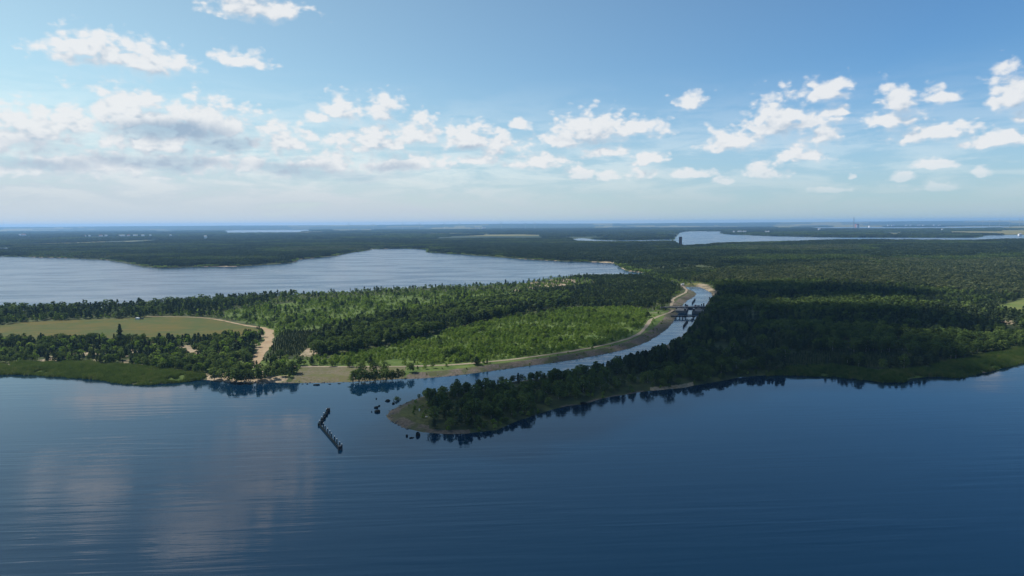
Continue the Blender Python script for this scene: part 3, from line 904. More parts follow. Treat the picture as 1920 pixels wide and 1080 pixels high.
# reed tuft
for i in range(3):
    n = 70
    a = tr_.uniform(-1.1, 1.1, (n, 2)); lean = tr_.normal(0, .22, (n, 2)); hh = tr_.uniform(1.3, 2.6, n); w = .07
    an = tr_.uniform(0, 3.14, n); dx, dy = np.cos(an) * w, np.sin(an) * w
    v = np.stack([np.column_stack([a[:, 0] - dx, a[:, 1] - dy, np.full(n, -.4)]), np.column_stack([a[:, 0] + dx, a[:, 1] + dy, np.full(n, -.4)]),
                  np.column_stack([a + lean, hh])], 1).reshape(-1, 3)
    add_template('reed', mesh_np('reed', v, np.arange(3 * n).reshape(n, 3), M['reed']))


for i in range(3):
    bm = bmesh.new(); bmesh.ops.create_icosphere(bm, subdivisions=1, radius=.5)
    for v_ in bm.verts: v_.co *= tr_.uniform(.7, 1.25); v_.co.z *= .65
    me_ = bpy.data.meshes.new('stone'); bm.to_mesh(me_); bm.free(); me_.materials.append(M['bank_stone'])
    add_template('stone', me_)


def scatter_group():
    ng = bpy.data.node_groups.new('scatter', 'GeometryNodeTree')
    ng.interface.new_socket('Geometry', in_out='INPUT', socket_type='NodeSocketGeometry')
    ng.interface.new_socket('Geometry', in_out='OUTPUT', socket_type='NodeSocketGeometry')
    n = ng.nodes; l = ng.links
    gi_ = n.new('NodeGroupInput'); go_ = n.new('NodeGroupOutput')
    ci = n.new('GeometryNodeCollectionInfo'); ci.inputs['Collection'].default_value = TEMPL
    ci.inputs['Separate Children'].default_value = True; ci.inputs['Reset Children'].default_value = True
    iop = n.new('GeometryNodeInstanceOnPoints'); iop.inputs['Pick Instance'].default_value = True

    def attr(nm, ty):
        a = n.new('GeometryNodeInputNamedAttribute'); a.data_type = ty; a.inputs['Name'].default_value = nm
        return a.outputs[0]
    l.new(gi_.outputs[0], iop.inputs['Points']); l.new(ci.outputs[0], iop.inputs['Instance'])
    l.new(attr('idx', 'INT'), iop.inputs['Instance Index'])
    l.new(attr('rot', 'FLOAT_VECTOR'), iop.inputs['Rotation']); l.new(attr('scl', 'FLOAT_VECTOR'), iop.inputs['Scale'])
    l.new(iop.outputs[0], go_.inputs[0])
    return ng


SCATTER = scatter_group()


def stuff(name, pts, idx, scl, label, cat):
    n = len(pts)
    if not n: return
    me = bpy.data.meshes.new(name); me.vertices.add(n); me.vertices.foreach_set('co', np.asarray(pts, np.float32).ravel())
    r = np.random.default_rng(n)
    rot = np.zeros((n, 3), np.float32); rot[:, 2] = r.uniform(0, 6.283, n); rot[:, :2] = r.normal(0, .03, (n, 2))
    for nm, ty, dat in (('rot', 'FLOAT_VECTOR', rot), ('scl', 'FLOAT_VECTOR', np.asarray(scl, np.float32))):
        a = me.attributes.new(nm, ty, 'POINT'); a.data.foreach_set('vector', dat.ravel())
    a = me.attributes.new('idx', 'INT', 'POINT'); a.data.foreach_set('value', np.asarray(idx, np.int32))
    me.update()
    o = link(name, me, label=label, cat=cat, kind='stuff')
    md = o.modifiers.new('scatter', 'NODES'); md.node_group = SCATTER
    return o


def jitter(poly_or_box, step, r, jit=.48):
    """jittered grid over the bounding box"""
    x0, y0, x1, y1 = poly_or_box
    xs = np.arange(x0, x1, step); ys = np.arange(y0, y1, step)
    X, Y = np.meshgrid(xs, ys)
    X = X + r.uniform(-jit, jit, X.shape) * step; Y = Y + r.uniform(-jit, jit, Y.shape) * step
    return X.ravel(), Y.ravel()


# ------------------------------------------------------------------ trees: every point gets kind, height, zone
ZN = ['tip', 'right', 'leftshore', 'leftback', 'shrubs', 'darkwood', 'bright', 'rows', 'pinemid', 'scrub', 'pale', 'young', 'rightrows', 'canalside', 'shorebank']
ZI = {k: i for i, k in enumerate(ZN)}
KN = ['pine', 'broad', 'shrub', 'pale']


def visible_u(x, y, m=.82):
    return (np.abs(x) < y * m + 30)


def plant():
    r = np.random.default_rng(5)
    out = []

    def emit(x, y, kind, h, zone):
        out.append(np.column_stack([x, y, kind, h, np.full(len(x), ZI[zone])]))

    # common rejection
    def ok(x, y, s, margin=2.5):
        lush_shore = (x > P(880, 790)[0]) & (y < 620) & (dist_line(x, y, tip_line, False, 12) < 8)
        k = (s > np.where(lush_shore, .4, margin)) & visible_u(x, y)
        for nm in ('MEADOW', 'CLEAR_R', 'CLEAR_T', 'SANDPATCH', 'CANALBEACH', 'CANALGRASS'):
            k &= ~S(nm, x, y)
        k &= dist_line(x, y, path_w, False, 12) > 5.5
        k &= dist_line(x, y, road_w, False, 12) > 4
        k &= dist_line(x, y, road2_w, False, 12) > 4
        k &= dist_line(x, y, road3_w, False, 12) > 4.5
        k &= ~((dist_line(x, y, cn, False, 20) < 15) & (y < 1160))
        hx_, hy_ = P(1279.5, 537); k &= np.hypot(x - hx_, (y - hy_) * .5) > 13
        k &= ~((y > 780) & (y < 930) & (dist_line(x, y, wpoly([(1240, 577), (1322, 576)]), False, 14) < 12))
        return k
    # --- near: 340 .. 1450 m, one tree per point
    X, Y = jitter((-1250, 330, 1250, 1450), 3.1, r)
    s = sd_water(X, Y); k = ok(X, Y, s); X, Y, s = X[k], Y[k], s[k]
    reed = S('REED_L', X, Y) | (S('REED_R', X, Y)); tipg = S('TIPGRASS', X, Y)
    X, Y, s = X[~reed], Y[~reed], s[~reed]; tipg = tipg[~reed]
    zone = np.full(len(X), -1)
    for nm in ('LEFTSHORE', 'LEFTBACK', 'SHRUB', 'PINEMID', 'SCRUB', 'PALE', 'YOUNG', 'DARKWOOD', 'BRIGHT', 'ROWS', 'RIGHTROWS'):
        zone[S(nm, X, Y)] = {'LEFTSHORE': 2, 'LEFTBACK': 3, 'SHRUB': 4, 'PINEMID': 8, 'SCRUB': 9, 'PALE': 10, 'YOUNG': 11, 'DARKWOOD': 5, 'BRIGHT': 6, 'ROWS': 7, 'RIGHTROWS': 12}[nm]
    shore = S('SHOREBANK', X, Y); zone[shore] = -2
    # which side of the canal
    pen = wpoly([(720, 830), (720, 760), (800, 738), (1000, 708), (1190, 669), (1293, 612), (1325, 575), (1345, 552), (1330, 535), (1300, 531), (1230, 522), (1200, 516), (1175, 508), (1165, 498), (1150, 492), (2900, 470), (2900, 900)])
    right = in_poly(X, Y, pen)
    tipzone = right & (X < P(1440, 700)[0]) & (Y < 640)
    zone = np.where((zone == -1) & right, np.where(tipzone, 0, 1), zone)
    zone = np.where(right & np.isin(zone, (2, 3, 4, 5, 6, 7)), 1, zone)
    zone = np.where((zone == -1), 13, zone)
    nz = fbm(X, Y, 70, 3); nz2 = fbm(X + 900, Y, 35, 3); rd = r.random(len(X))

    def sel(z, p):
        return (zone == z) & (r.random(len(X)) < p)
    # peninsula: mixed birch and pine, dense, lower near the shore
    q = sel(0, .38) & ~tipg & (fbm(X + 50, Y, 17, 3) < .66)
    kd = np.where(nz2[q] + .25 * (rd[q] - .5) > .52, 0, 1); h = np.clip(3.0 + 0.45 * s[q], 3.0, 7.2) * r.uniform(.5, 1.35, q.sum()) * (.7 + .6 * nz2[q]) * np.where(r.random(q.sum()) < .07, 1.4, 1.0); h = np.minimum(h, 1.8 + .38 * dist_line(X[q], Y[q], cs, False, 40) * r.uniform(.7, 1.3, q.sum())); kd = np.where(h < 3.0, 2, kd)
    emit(X[q], Y[q], kd, h, 'tip')
    q = (zone == 0) & tipg & (r.random(len(X)) < .25) & (s > 8)
    emit(X[q], Y[q], np.full(q.sum(), 2), r.uniform(1.0, 2.6, q.sum()), 'tip')
    # right forest: blocks of planted pine, broadleaf belts
    q = sel(1, .28) & (fbm(X + 50, Y, 24, 3) < .67); st = fbm(X[q], Y[q] * 1.8, 150, 3)
    kd = np.where(st > .57, 1, 0); kd = np.where(rd[q] > .90, 1 - kd, kd)
    h = np.where(kd == 0, 7.5, 9.0) * (.7 + .6 * fbm(X[q] + 333, Y[q] * 1.5, 120, 2)) * r.uniform(.8, 1.2, q.sum())
    h = np.minimum(h, 3.5 + .5 * s[q]); kd = np.where(h < 4, 2, kd)
    emit(X[q], Y[q], kd, h, 'right')
    q = sel(2, .42); kd = np.where(nz2[q] + .3 * (rd[q] - .5) > .50, 0, 1); kd = np.where(rd[q] < .12, 2, kd); sp = fbm(X[q], Y[q], 14) < .66
    hh = r.uniform(4.2, 8.5, q.sum()) * (.75 + .5 * nz[q])
    emit(X[q][sp], Y[q][sp], kd[sp], hh[sp], 'leftshore')
    q = sel(3, .28); kd = np.where(nz2[q] > .52, 0, 1); kd = np.where(rd[q] < .30, 2, kd)
    emit(X[q], Y[q], kd, np.where(kd == 2, 4.5, r.uniform(5.5, 10.5, q.sum())) * r.uniform(.7, 1.15, q.sum()), 'leftback')
    q = sel(4, .40); kd = np.where(rd[q] < .88, 2, np.where(rd[q] < .95, 1, 0))
    cl = fbm(X[q], Y[q], 26, 3); g = (cl > .40) | (kd != 2)
    emit(X[q][g], Y[q][g], kd[g], (np.where(kd == 2, 2.9, 5.2) * r.uniform(.4, 1.5, q.sum()) * (.35 + 1.3 * cl))[g], 'shrubs')
    q = sel(5, .26); kd = np.where(nz2[q] + .3 * (rd[q] - .5) > .46, 1, 0)
    emit(X[q], Y[q], kd, r.uniform(8, 13, q.sum()), 'darkwood')
    q = (zone == 6) & (r.random(len(X)) < .8)
    cl = fbm(X[q] + 77, Y[q], 22, 3); g = cl > .24; kd = np.where(rd[q] < .02, 1, 2)
    emit(X[q][g], Y[q][g], kd[g], (np.where(kd == 1, 5.0, 2.9) * r.uniform(.5, 1.4, q.sum()) * (.45 + 1.1 * cl))[g], 'bright')
    q = sel(8, .40)
    emit(X[q], Y[q], np.where(rd[q] < .9, 0, 1), 6.5 * r.uniform(.8, 1.25, q.sum()), 'pinemid')
    q = sel(9, .16)
    emit(X[q], Y[q], np.where(rd[q] < .5, 2, 0), 3.6 * r.uniform(.6, 1.6, q.sum()), 'scrub')
    q = sel(10, .26)
    emit(X[q], Y[q], np.where(rd[q] < .8, 3, 0), 8.5 * r.uniform(.7, 1.25, q.sum()), 'pale')
    q = sel(11, .5)
    emit(X[q], Y[q], np.where(rd[q] < .8, 0, 1), 5 * r.uniform(.8, 1.2, q.sum()), 'young')
    q = sel(13, .2) & (s > 4)
    emit(X[q], Y[q], np.where(rd[q] < .72, 2, np.where(rd[q] < .88, 1, 0)), np.where(rd[q] < .72, 3.0, 5.5) * r.uniform(.5, 1.4, q.sum()), 'canalside')
    # low growth on the canal bank and at the waterline
    x, y = jitter((-160, 440, 330, 1160), 3.0, r); sb = sd_water(x, y); dcn = dist_line(x, y, cn, False, 30)
    g = (dcn < 13) & (sb > .3) & (r.random(len(x)) < np.where(sb < 2.5, .10, .05) * (.3 + 1.6 * fbm(x, y, 40))) & (dist_line(x, y, road_w, False, 12) > 3) & (dist_line(x, y, road3_w, False, 12) > 3) & (y < 780)
    emit(x[g], y[g], np.full(g.sum(), 2), r.uniform(.7, 1.8, g.sum()), 'canalside')
    # planted rows
    for z, poly, dx, dy, ang in (('rows', 'ROWS', 1.6, 2.7, R(20)), ('rightrows', 'RIGHTROWS', 2.0, 3.2, R(8))):
        pl = SHEETS[poly]; c = pl.mean(0)
        a, b = np.meshgrid(np.arange(-90, 90, dx), np.arange(-90, 90, dy)); a = a.ravel() + r.normal(0, .25, a.size); b = b.ravel() + r.normal(0, .2, b.size)
        x = c[0] + a * math.cos(ang) - b * math.sin(ang); y = c[1] + a * math.sin(ang) + b * math.cos(ang)
        g = in_poly(x, y, pl); x, y = x[g], y[g]; g = ok(x, y, sd_water(x, y)); x, y = x[g], y[g]
        emit(x, y, np.zeros(len(x)), 3.0 * r.uniform(.7, 1.25, len(x)), z)
    return np.vstack(out)


T = plant()
# single trees the photograph shows apart
SPECIAL = [
    (226, 650, 'pine', 19.0, 'tall slender conifer rising above the wood in front of the meadow', None),
    (948, 537, 'pine', 11.0, 'lone dark conifer on the near shore of the back lake', None),
    (623, 690, 'bush', 4.6, 'small round bush on the grassy bank left of its neighbour', None),
    (655, 691, 'bush', 5.4, 'round dark bush beside the track on the grassy bank', None),
    (745, 747, 'bush', 3.4, 'round bush standing in shallow water off the peninsula tip', None),
]
SHORE_TREES = [(402, 711, 8), (416, 712, 9), (430, 714, 10.5), (444, 715, 11), (458, 715, 9.5), (470, 715, 8.5), (484, 714, 10), (498, 713, 9), (512, 711, 8), (425, 705, 9.5), (450, 706, 10), (520, 702, 9), (534, 701, 7.5), (548, 704, 9.5), (556, 702, 6), (488, 704, 8)]
BANK_TREES = [(662, 714, 9), (673, 714, 10.5), (684, 713, 9), (694, 713, 8), (704, 712, 9), (714, 711, 8.5), (725, 711, 9.5), (736, 710, 8), (746, 709, 8.5), (754, 708, 7), (678, 706, 9.5), (700, 704, 9), (722, 703, 8.5)]
hero = []
for (a, b, k, h, lb, g) in SPECIAL:
    hero.append((*P(a, b, 1.0), k, h, lb, g))
for i, (a, b, h) in enumerate(SHORE_TREES):
    hero.append((*P(a, b, 1.0), 'broad', h, 'leafy tree in the waterside clump at the foot of the sandy track', 'trees at the foot of the sandy track'))
for i, (a, b, h) in enumerate(BANK_TREES):
    hero.append((*P(a, b, 1.0), 'broad', h, 'leafy tree in the waterside clump left of the canal mouth', 'trees left of the canal mouth'))
for (a, b) in [(430, 718), (300, 716)]:
    pass

PHRASE = {
    'tip': ('on the wooded peninsula between canal and lake', 'peninsula'),
    'right': ('in the forest along the right shore', 'right forest'),
    'leftshore': ('in the wood between meadow and reeds', 'wood by the reeds'),
    'leftback': ('behind the meadow along the back lake', 'belt behind the meadow'),
    'shrubs': ('in the bright scrub behind the track', 'bright scrub'),
    'darkwood': ('in the dark wood above the plantation', 'dark wood'),
    'bright': ('in the bright plantation by the canal', 'bright plantation'),
    'rows': ('planted in rows right of the sandy track', 'planted rows by the track'),
    'rightrows': ('planted in rows behind the right reed bed', 'planted rows on the right'),
    'canalside': ('on the open ground beside the canal track', 'canal side'),
    'pinemid': ('in the pine stand left of the lock', 'pine stand left of the lock'),
    'scrub': ('in the sandy scrub by the back lake', 'sandy scrub'), 'pale': ('in the pale green wood on the right', 'pale wood'), 'young': ('in the young stand beyond the lock', 'young stand'), 'shorebank': ('on the bank', 'bank'),
}
KINDS['bush'] = []
for i in range(5):
    v, f = crown_lumps(tr_, 4.0, 260, .32, .66, .06, 9); KINDS['bush'].append((mesh_np('crown', v, f, M['broad']), KINDS['shrub'][i][1]))
NAME = {'bush': ('bush', 'bush', 'dark green bush'), 'pine': ('pine_tree', 'pine', 'dark green pine'), 'broad': ('broadleaf_tree', 'tree', 'green leafy tree'), 'shrub': ('shrub', 'shrub', 'low green shrub'), 'pale': ('pale_leaved_tree', 'tree', 'pale leafy tree')}


def place(zn, x, y):
    """where a tree stands, in words"""
    ph, gp = PHRASE[zn]
    X1, Y1 = np.array([x]), np.array([y])
    if zn == 'tip':
        dl = dist_line(X1, Y1, tip_line, False, 60)[0]; dc = dist_line(X1, Y1, cs, False, 60)[0]
        row = 'at the lake edge of' if dl < 9 else ('at the canal edge of' if dc < 9 else 'in the middle of')
        u = x / y
        for lim, col in ((-.055, 'the bare tip of the peninsula'), (.02, 'the peninsula just behind its tip'), (.09, 'the peninsula a third back'), (.13, 'the peninsula nearly halfway back'), (.17, 'the peninsula halfway back'), (.21, 'the peninsula just past halfway'), (.25, 'the peninsula two thirds back'), (.29, 'the peninsula nearing the forest'), (9, 'the peninsula where it joins the forest')):
            if u < lim: break
        return row + ' ' + col, row + ' ' + col
    if zn in ('leftshore', 'leftback', 'bright', 'darkwood', 'shrubs', 'canalside'):
        c = SHEETS[{'leftshore': 'LEFTSHORE', 'leftback': 'LEFTBACK', 'bright': 'BRIGHT', 'darkwood': 'DARKWOOD', 'shrubs': 'SHRUB', 'canalside': 'BRIGHT'}[zn]]
        us = c[:, 0] / c[:, 1]; t = (x / y - max(us.min(), -.74)) / (us.max() - max(us.min(), -.74))
        yy = (y - c[:, 1].min()) / (c[:, 1].max() - c[:, 1].min())
        col = 'left end' if t < .25 else ('left half' if t < .5 else ('right half' if t < .75 else 'right end'))
        row = 'nearest' if yy < .2 else ('near' if yy < .4 else ('middle' if yy < .6 else 'far'))
        return ph + ', ' + row + ' side, ' + col, gp + ', ' + row + ' side, ' + col
    if zn == 'right':
        u = x / y
        col = 'just right of the canal' if u < .30 else ('behind the right reeds, left part' if u < .45 else ('behind the right reeds, middle part' if u < .6 else 'behind the right reeds, right part'))
        dl = dist_line(X1, Y1, tip_line, False, 60)[0]; row = 'forest front ' if dl < 26 else 'forest '
        return 'in the ' + row + col, row + col
    return ph, gp


ang = T[:, 3] / np.hypot(T[:, 0], T[:, 1])
chosen = np.zeros(len(T), bool)
hr = np.random.default_rng(3)
counts = {k: sum(1 for q in hero if q[2] == k) for k in KN}
for ki, k in enumerate(KN[:3]):
    idx = np.where(T[:, 2] == ki)[0]
    idx = idx[np.argsort(-ang[idx])][:max(0, 296 - counts[k])]
    chosen[idx] = True
    for i in idx:
        zn = ZN[int(T[i, 4])]
        ph, gp = place(zn, T[i, 0], T[i, 1])
        med = {'pine': 6.5, 'broad': 7.5, 'shrub': 3.0}[k]
        size = 'tall' if T[i, 3] > med * 1.22 else ('small' if T[i, 3] < med * .8 else 'medium')
        nm_ = NAME[k][2].replace('low ', '')
        hero.append((T[i, 0], T[i, 1], k, T[i, 3], '%s %s %s' % (size, nm_, ph), '%s %s, %s' % (size, NAME[k][1] + 's', gp)))
hx = np.array([q[0] for q in hero]); hy = np.array([q[1] for q in hero])
hz = np.maximum(land_height(hx, hy, sd_water(hx, hy)), -1.0)
for n_i, (x, y, k, h, lb, g) in enumerate(hero):
    nm, cat, _ = NAME[k]
    e = link(nm, None, label=lb, cat=cat, group=g, loc=(x, y, hz[n_i]), rz=hr.uniform(0, 6.28))
    base = 4.0 if k in ('shrub', 'bush') else H0
    sc_ = h / base; w = sc_ * hr.uniform(1.0, 1.5) * (1 if h < 14 else .72)
    if 'rows' in lb: w = sc_ * .8
    elif k == 'shrub': w = sc_ * hr.uniform(.8, 1.25)
    e.scale = (w, w, sc_)
    cm, tm = KINDS[k][hr.integers(0, 5)]
    link('crown', cm, e); link('trunk', tm, e)

# the remaining trees: woods nobody could count
rest = T[~chosen]
rz_ = np.maximum(land_height(rest[:, 0], rest[:, 1], sd_water(rest[:, 0], rest[:, 1])), 0) - .15
dist = np.hypot(rest[:, 0], rest[:, 1])
rr = np.random.default_rng(9)
WOOD = {'tip': ('peninsula_wood', 'dense dark wood covering the peninsula between canal and lake', 'wood'), 'right': ('forest', 'dark mixed forest filling the right side behind the shore', 'forest'),
        'leftshore': ('wood', 'mixed wood between the dry meadow and the reed bed', 'wood'), 'leftback': ('tree_belt', 'belt of trees between the meadow and the back lake', 'wood'),
        'shrubs': ('scrub', 'bright green scrub right of the meadow', 'scrub'), 'darkwood': ('wood', 'dark tall wood crossing the middle of the land', 'wood'),
        'bright': ('young_plantation', 'bright green young plantation beside the canal', 'plantation'), 'rows': ('young_conifers', 'young conifers in rows right of the sandy track', 'plantation'),
        'rightrows': ('young_conifers', 'young conifers in rows behind the right reed bed', 'plantation'), 'canalside': ('scrub', 'loose bushes along the canal track', 'scrub'),
        'pinemid': ('pine_stand', 'even dark pine stand left of the lock', 'forest'), 'scrub': ('scrub', 'sparse scrub on sandy ground by the back lake', 'scrub'),
        'pale': ('wood', 'pale green broadleaf wood behind the shaded forest', 'wood'), 'young': ('young_forest', 'smooth young forest beyond the canal bend', 'forest')}
for zi, zn in enumerate(ZN):
    q = rest[:, 4] == zi
    if not q.any(): continue
    t = rest[q]; n = len(t); d = dist[q]
    idx = np.zeros(n, int); scl = np.zeros((n, 3))
    for ki, k in enumerate(KN):
        for lo in (0, 1):
            m_ = (t[:, 2] == ki) & ((d > 800) == bool(lo))
            if not m_.any(): continue
            lst = np.array(INDEX[k + ('_lo' if lo else '')])
            idx[m_] = lst[rr.integers(0, len(lst), m_.sum())]
            base = 4.0 if k == 'shrub' else H0
            sz = t[m_, 3] / base; w = sz * rr.uniform(.8, 1.8, m_.sum())
            if zn in ('rows', 'rightrows'): w = sz * rr.uniform(.7, .9, m_.sum())
            elif k == 'shrub': w = sz * rr.uniform(.8, 1.25, m_.sum())
            scl[m_] = np.stack([w, w, sz], 1)
    stuff(WOOD[zn][0], np.column_stack([t[:, 0], t[:, 1], rz_[q]]), idx, scl, WOOD[zn][1], WOOD[zn][2])

# --- middle distance 1450 .. 4800 m: stands of trees
r2 = np.random.default_rng(21)
X, Y = jitter((-4200, 1440, 4200, 4800), 15, r2)
s = sd_water(X, Y)
k = (s > 9) & visible_u(X, Y) & ~S('BACKBEACH', X, Y)
for fp in FIELDW: k &= ~in_poly(X, Y, fp)
gap = fbm(X, Y, 160, 3)
k &= (gap < .68) | (r2.random(len(X)) < .3)
X, Y, s = X[k], Y[k], s[k]
st = fbm(X, Y * 1.6, 420, 3); pal = S('PALE', X, Y); yng = S('YOUNG', X, Y)
kd = np.where(st > .56, 'broad', 'pine'); kd = np.where((st > .66), 'pale', kd); kd = np.where(pal & (r2.random(len(X)) < .8), 'pale', kd)
hs = (.72 + .55 * fbm(X + 70, Y * 1.7, 300, 2)) * r2.uniform(.85, 1.15, len(X))
hs = np.where(s < 22, hs * .6, hs); kd = np.where(s < 14, 'shrub', kd); hs = np.where(kd == 'shrub', hs * .6, hs)
hs = np.where(yng, .5, hs)
idx = np.array([INDEX[a + '_stand'][b] for a, b in zip(kd, r2.integers(0, 3, len(X)))])
zz = np.maximum(land_height(X, Y, s), 0)
left = X < (Y * (-.02))
for nm, q, lb in (('forest', left, 'wooded land beyond the back lake on the left'), ('forest', ~left, 'forest stretching back from the back lake to the far lake')):
    stuff(nm, np.column_stack([X, Y, zz])[q], idx[q], np.stack([np.ones(q.sum()), np.ones(q.sum()), hs[q]], 1), lb, 'forest')
# open ground in front of the far buildings, so that they show
BUILDINGS = [
    (45, 443, 7, 4.6, 'white farm building with red roof at the far left', None, 'redroof', 'building'),
    (38, 442, 4, 3.2, 'small white house left of the red roofed farm building', None, 'greyroof', 'house'),
    (385.5, 447, 4.5, 5.5, 'tall white building by the tan field beyond the back lake', None, 'greyroof', 'building'),
    (907, 429.5, 7, 3.6, 'broad white hall on the plain near the middle horizon', None, 'greyroof', 'building'),
    (895, 429.3, 8, 2.2, 'low pale hall left of the broad white hall', None, 'greyroof', 'building'),
    (1536, 431.5, 4, 3.6, 'single white building on the plain right of the far lake', None, 'greyroof', 'building'),
    (1912, 441.8, 5, 4, 'bright white building on the far shore at the right edge', None, 'greyroof', 'building'),
    (1767, 431.5, 3, 2.6, 'lone small white house under the distant town', None, 'greyroof', 'house')]
for px_, wp in ((160, 2), (168, 3), (189, 6), (199, 4), (225, 3), (231, 6), (241, 5), (254, 8), (268, 5), (282, 3), (320, 3)):
    BUILDINGS.append((px_, 443.6 - (px_ - 160) * .006, wp, 3.0, 'small white building in the distant village row beyond the back lake', 'distant village row', random.choice(['greyroof', 'redroof']), 'house'))
for px_, wp in ((1666, 4), (1674, 5), (1699, 4), (1723, 6), (1731, 3), (1751, 3), (1761, 4), (1707, 3)):
    BUILDINGS.append((px_, 424, wp, 2.8, 'small white building in the distant town on the right horizon', 'distant town on the right', 'greyroof', 'building'))
for px_, wp in ((1376, 3), (1387, 7), (1396, 6), (1436, 3), (1441, 3)):
    BUILDINGS.append((px_, 435.4, wp, 2.6, 'small pale building on the far shore of the far lake', 'buildings on the far shore', 'greyroof', 'building'))
CLEARINGS = []
for b_ in BUILDINGS:
    bx, by = P(b_[0], b_[1], 2); CLEARINGS.append((bx, by, b_[2] * by / FPX * .8 + 50))
# --- far distance: blocks of wood
X, Y = jitter((-12000, 4700, 12000, 14500), 66, r2)
s = sd_water(X, Y)
k = (s > 50) & visible_u(X, Y, .80) & (fbm(X, Y * .6, 1500, 3) < .60)
for fp in FIELDW: k &= ~in_poly(X, Y, fp)
k &= fbm(X + 5000, Y, 380, 3) < .64
for bx, by, bw in CLEARINGS:
    k &= ~((np.abs(X / Y - bx / by) * by < bw) & (Y > by - 700) & (Y < by + 90))
X, Y = X[k], Y[k]
kd = np.where(fbm(X, Y, 900, 2) > .56, 'broad', 'pine')
idx = np.array([INDEX[a + '_block'][0] for a in kd])
hs = r2.uniform(.8, 1.3, len(X))
stuff('distant_forest', np.column_stack([X, Y, np.full(len(X), LAND_Z)]), idx, np.stack([np.ones(len(X)), np.ones(len(X)), hs], 1), 'distant forest fading blue towards the horizon', 'forest')

# --- reeds
for nm, poly, lb in (('reed_bed', 'REED_L', 'bright green reed bed along the left shore'), ('reed_bed', 'REED_R', 'green reed bed along the right shore')):
    pl = SHEETS[poly]
    x, y = jitter((pl[:, 0].min(), pl[:, 1].min(), pl[:, 0].max(), pl[:, 1].max()), 1.15, r2)
    g = (in_poly(x, y, roughen(pl, 5, 3.6, True, 12)) | (in_poly(x, y, roughen(pl, 5, 8.5, True, 15)) & (r2.random(len(x)) < .3))) & visible_u(x, y) & (fbm(x, y, 7, 2) < .72); x, y = x[g], y[g]
    z = np.maximum(land_height(x, y, sd_water(x, y)), -.2)
    hh = (.35 + 1.2 * fbm(x, y, 9, 3)) * r2.uniform(.75, 1.25, len(x))
    lst = np.array(INDEX['reed'])
    stuff(nm, np.column_stack([x, y, z]), lst[r2.integers(0, 3, len(x))], np.stack([np.ones(len(x)), np.ones(len(x)), hh], 1), lb, 'reeds')
x, y = jitter((-330, 360, 340, 1160), 1.5, r2); sb = sd_water(x, y)
near_c = (dist_line(x, y, cn, False, 12) < 6) & (y < 1100); near_t = (dist_line(x, y, tip_line, False, 12) < 6) & (x < P(885, 790)[0]); near_b = (dist_line(x, y, near_line, False, 12) < 5) & (x > P(395, 715)[0])
g = ((near_c & (sb < 3.5)) | (near_t & (sb < 4)) | (near_b & (sb < 2.5))) & (sb > -1.0) & (r2.random(len(x)) < np.clip(.75 - .2 * np.abs(sb), .08, .6)); x, y, sb = x[g], y[g], sb[g]
z = land_height(x, y, sb); sc3 = r2.uniform(.35, 1.5, (len(x), 1)) ** 1.5
lst = np.array(INDEX['stone'])
stuff('bank_stones', np.column_stack([x, y, z]), lst[r2.integers(0, 3, len(x))], np.repeat(sc3, 3, 1), 'loose stones along the canal bank and the peninsula tip', 'stones')
print('near trees', len(T), 'heroes', len(hero))

# ------------------------------------------------------------------ structures and small things


def frame_xy(px0, py0, px1, py1, z=0.0):
    a = Vector((*P(px0, py0, z), 0)); b = Vector((*P(px1, py1, z), 0))
    return a, b


# guide jetty: two arms of a low timber and steel dolphin wall in the open water
def jetty():
    apex = Vector((*P(599, 798), 0)); n_end = Vector((*P(616, 771), 0)); s_end = Vector((*P(637, 843), 0))
    root = link('guide_jetty', None, label='dark V shaped guide jetty with pale topped posts standing in the lake', cat='jetty', loc=apex)
    for end, solid in ((n_end - apex, False), (s_end - apex, True)):
        L = end.length; d = end.normalized(); az_ = math.atan2(d.y, d.x); nrm = Vector((-d.y, d.x, 0))
        if nrm.x < 0: nrm = -nrm
        if solid:
            MB().box(d * L / 2 + Vector((0, 0, .35)), (L, .55, .8), az_).build('fender_wall', M['algae'], root)
            MB().box(d * L / 2 + Vector((0, 0, .86)), (L, .7, .1), az_).build('walkway', M['timber'], root)
            n, off, cap = 9, 1.6, .30
        else:
            for i in range(8):
                c = d * (L * (i + .7) / 8) + nrm * (.35 if i % 2 else -.25)
                MB().box(c + Vector((0, 0, .5)), (L / 8 * .72, 1.3, 1.4), az_ + (.25 if i % 2 else -.1), .85).build('fender_block', M['timber'], root)
            n, off, cap = 4, -.7, .36
        for i in range(n):
            c = d * (L * (i + .6 + random.uniform(-.12, .12)) / n) + nrm * off * random.uniform(.85, 1.1) + Vector((0, 0, random.uniform(-.25, .15)))
            po = MB().tube(c + Vector((0, 0, -1)), c + Vector((0, 0, 1.75)), .30, .26, 8).build('post', M['timber'], root)
            MB().tube(c + Vector((0, 0, 1.75)), c + Vector((0, 0, 2.1)), cap, cap * .8, 8).build('post_cap', M['grey_metal'], po)
            if solid:
                MB().box(c - nrm * off / 2 + Vector((0, 0, .72)), (off, .16, .16), math.atan2(nrm.y, nrm.x)).build('bracket', M['steel'], root)
        MB().tube(d * L + Vector((0, 0, -1)), d * L + Vector((0, 0, 1.9)), .95, .9, 12).build('end_dolphin', M['steel'], root)
    MB().tube(Vector((0, 0, -1)), Vector((0, 0, 1.3)), .95, .9, 12).build('corner_dolphin', M['algae'], root)


jetty()


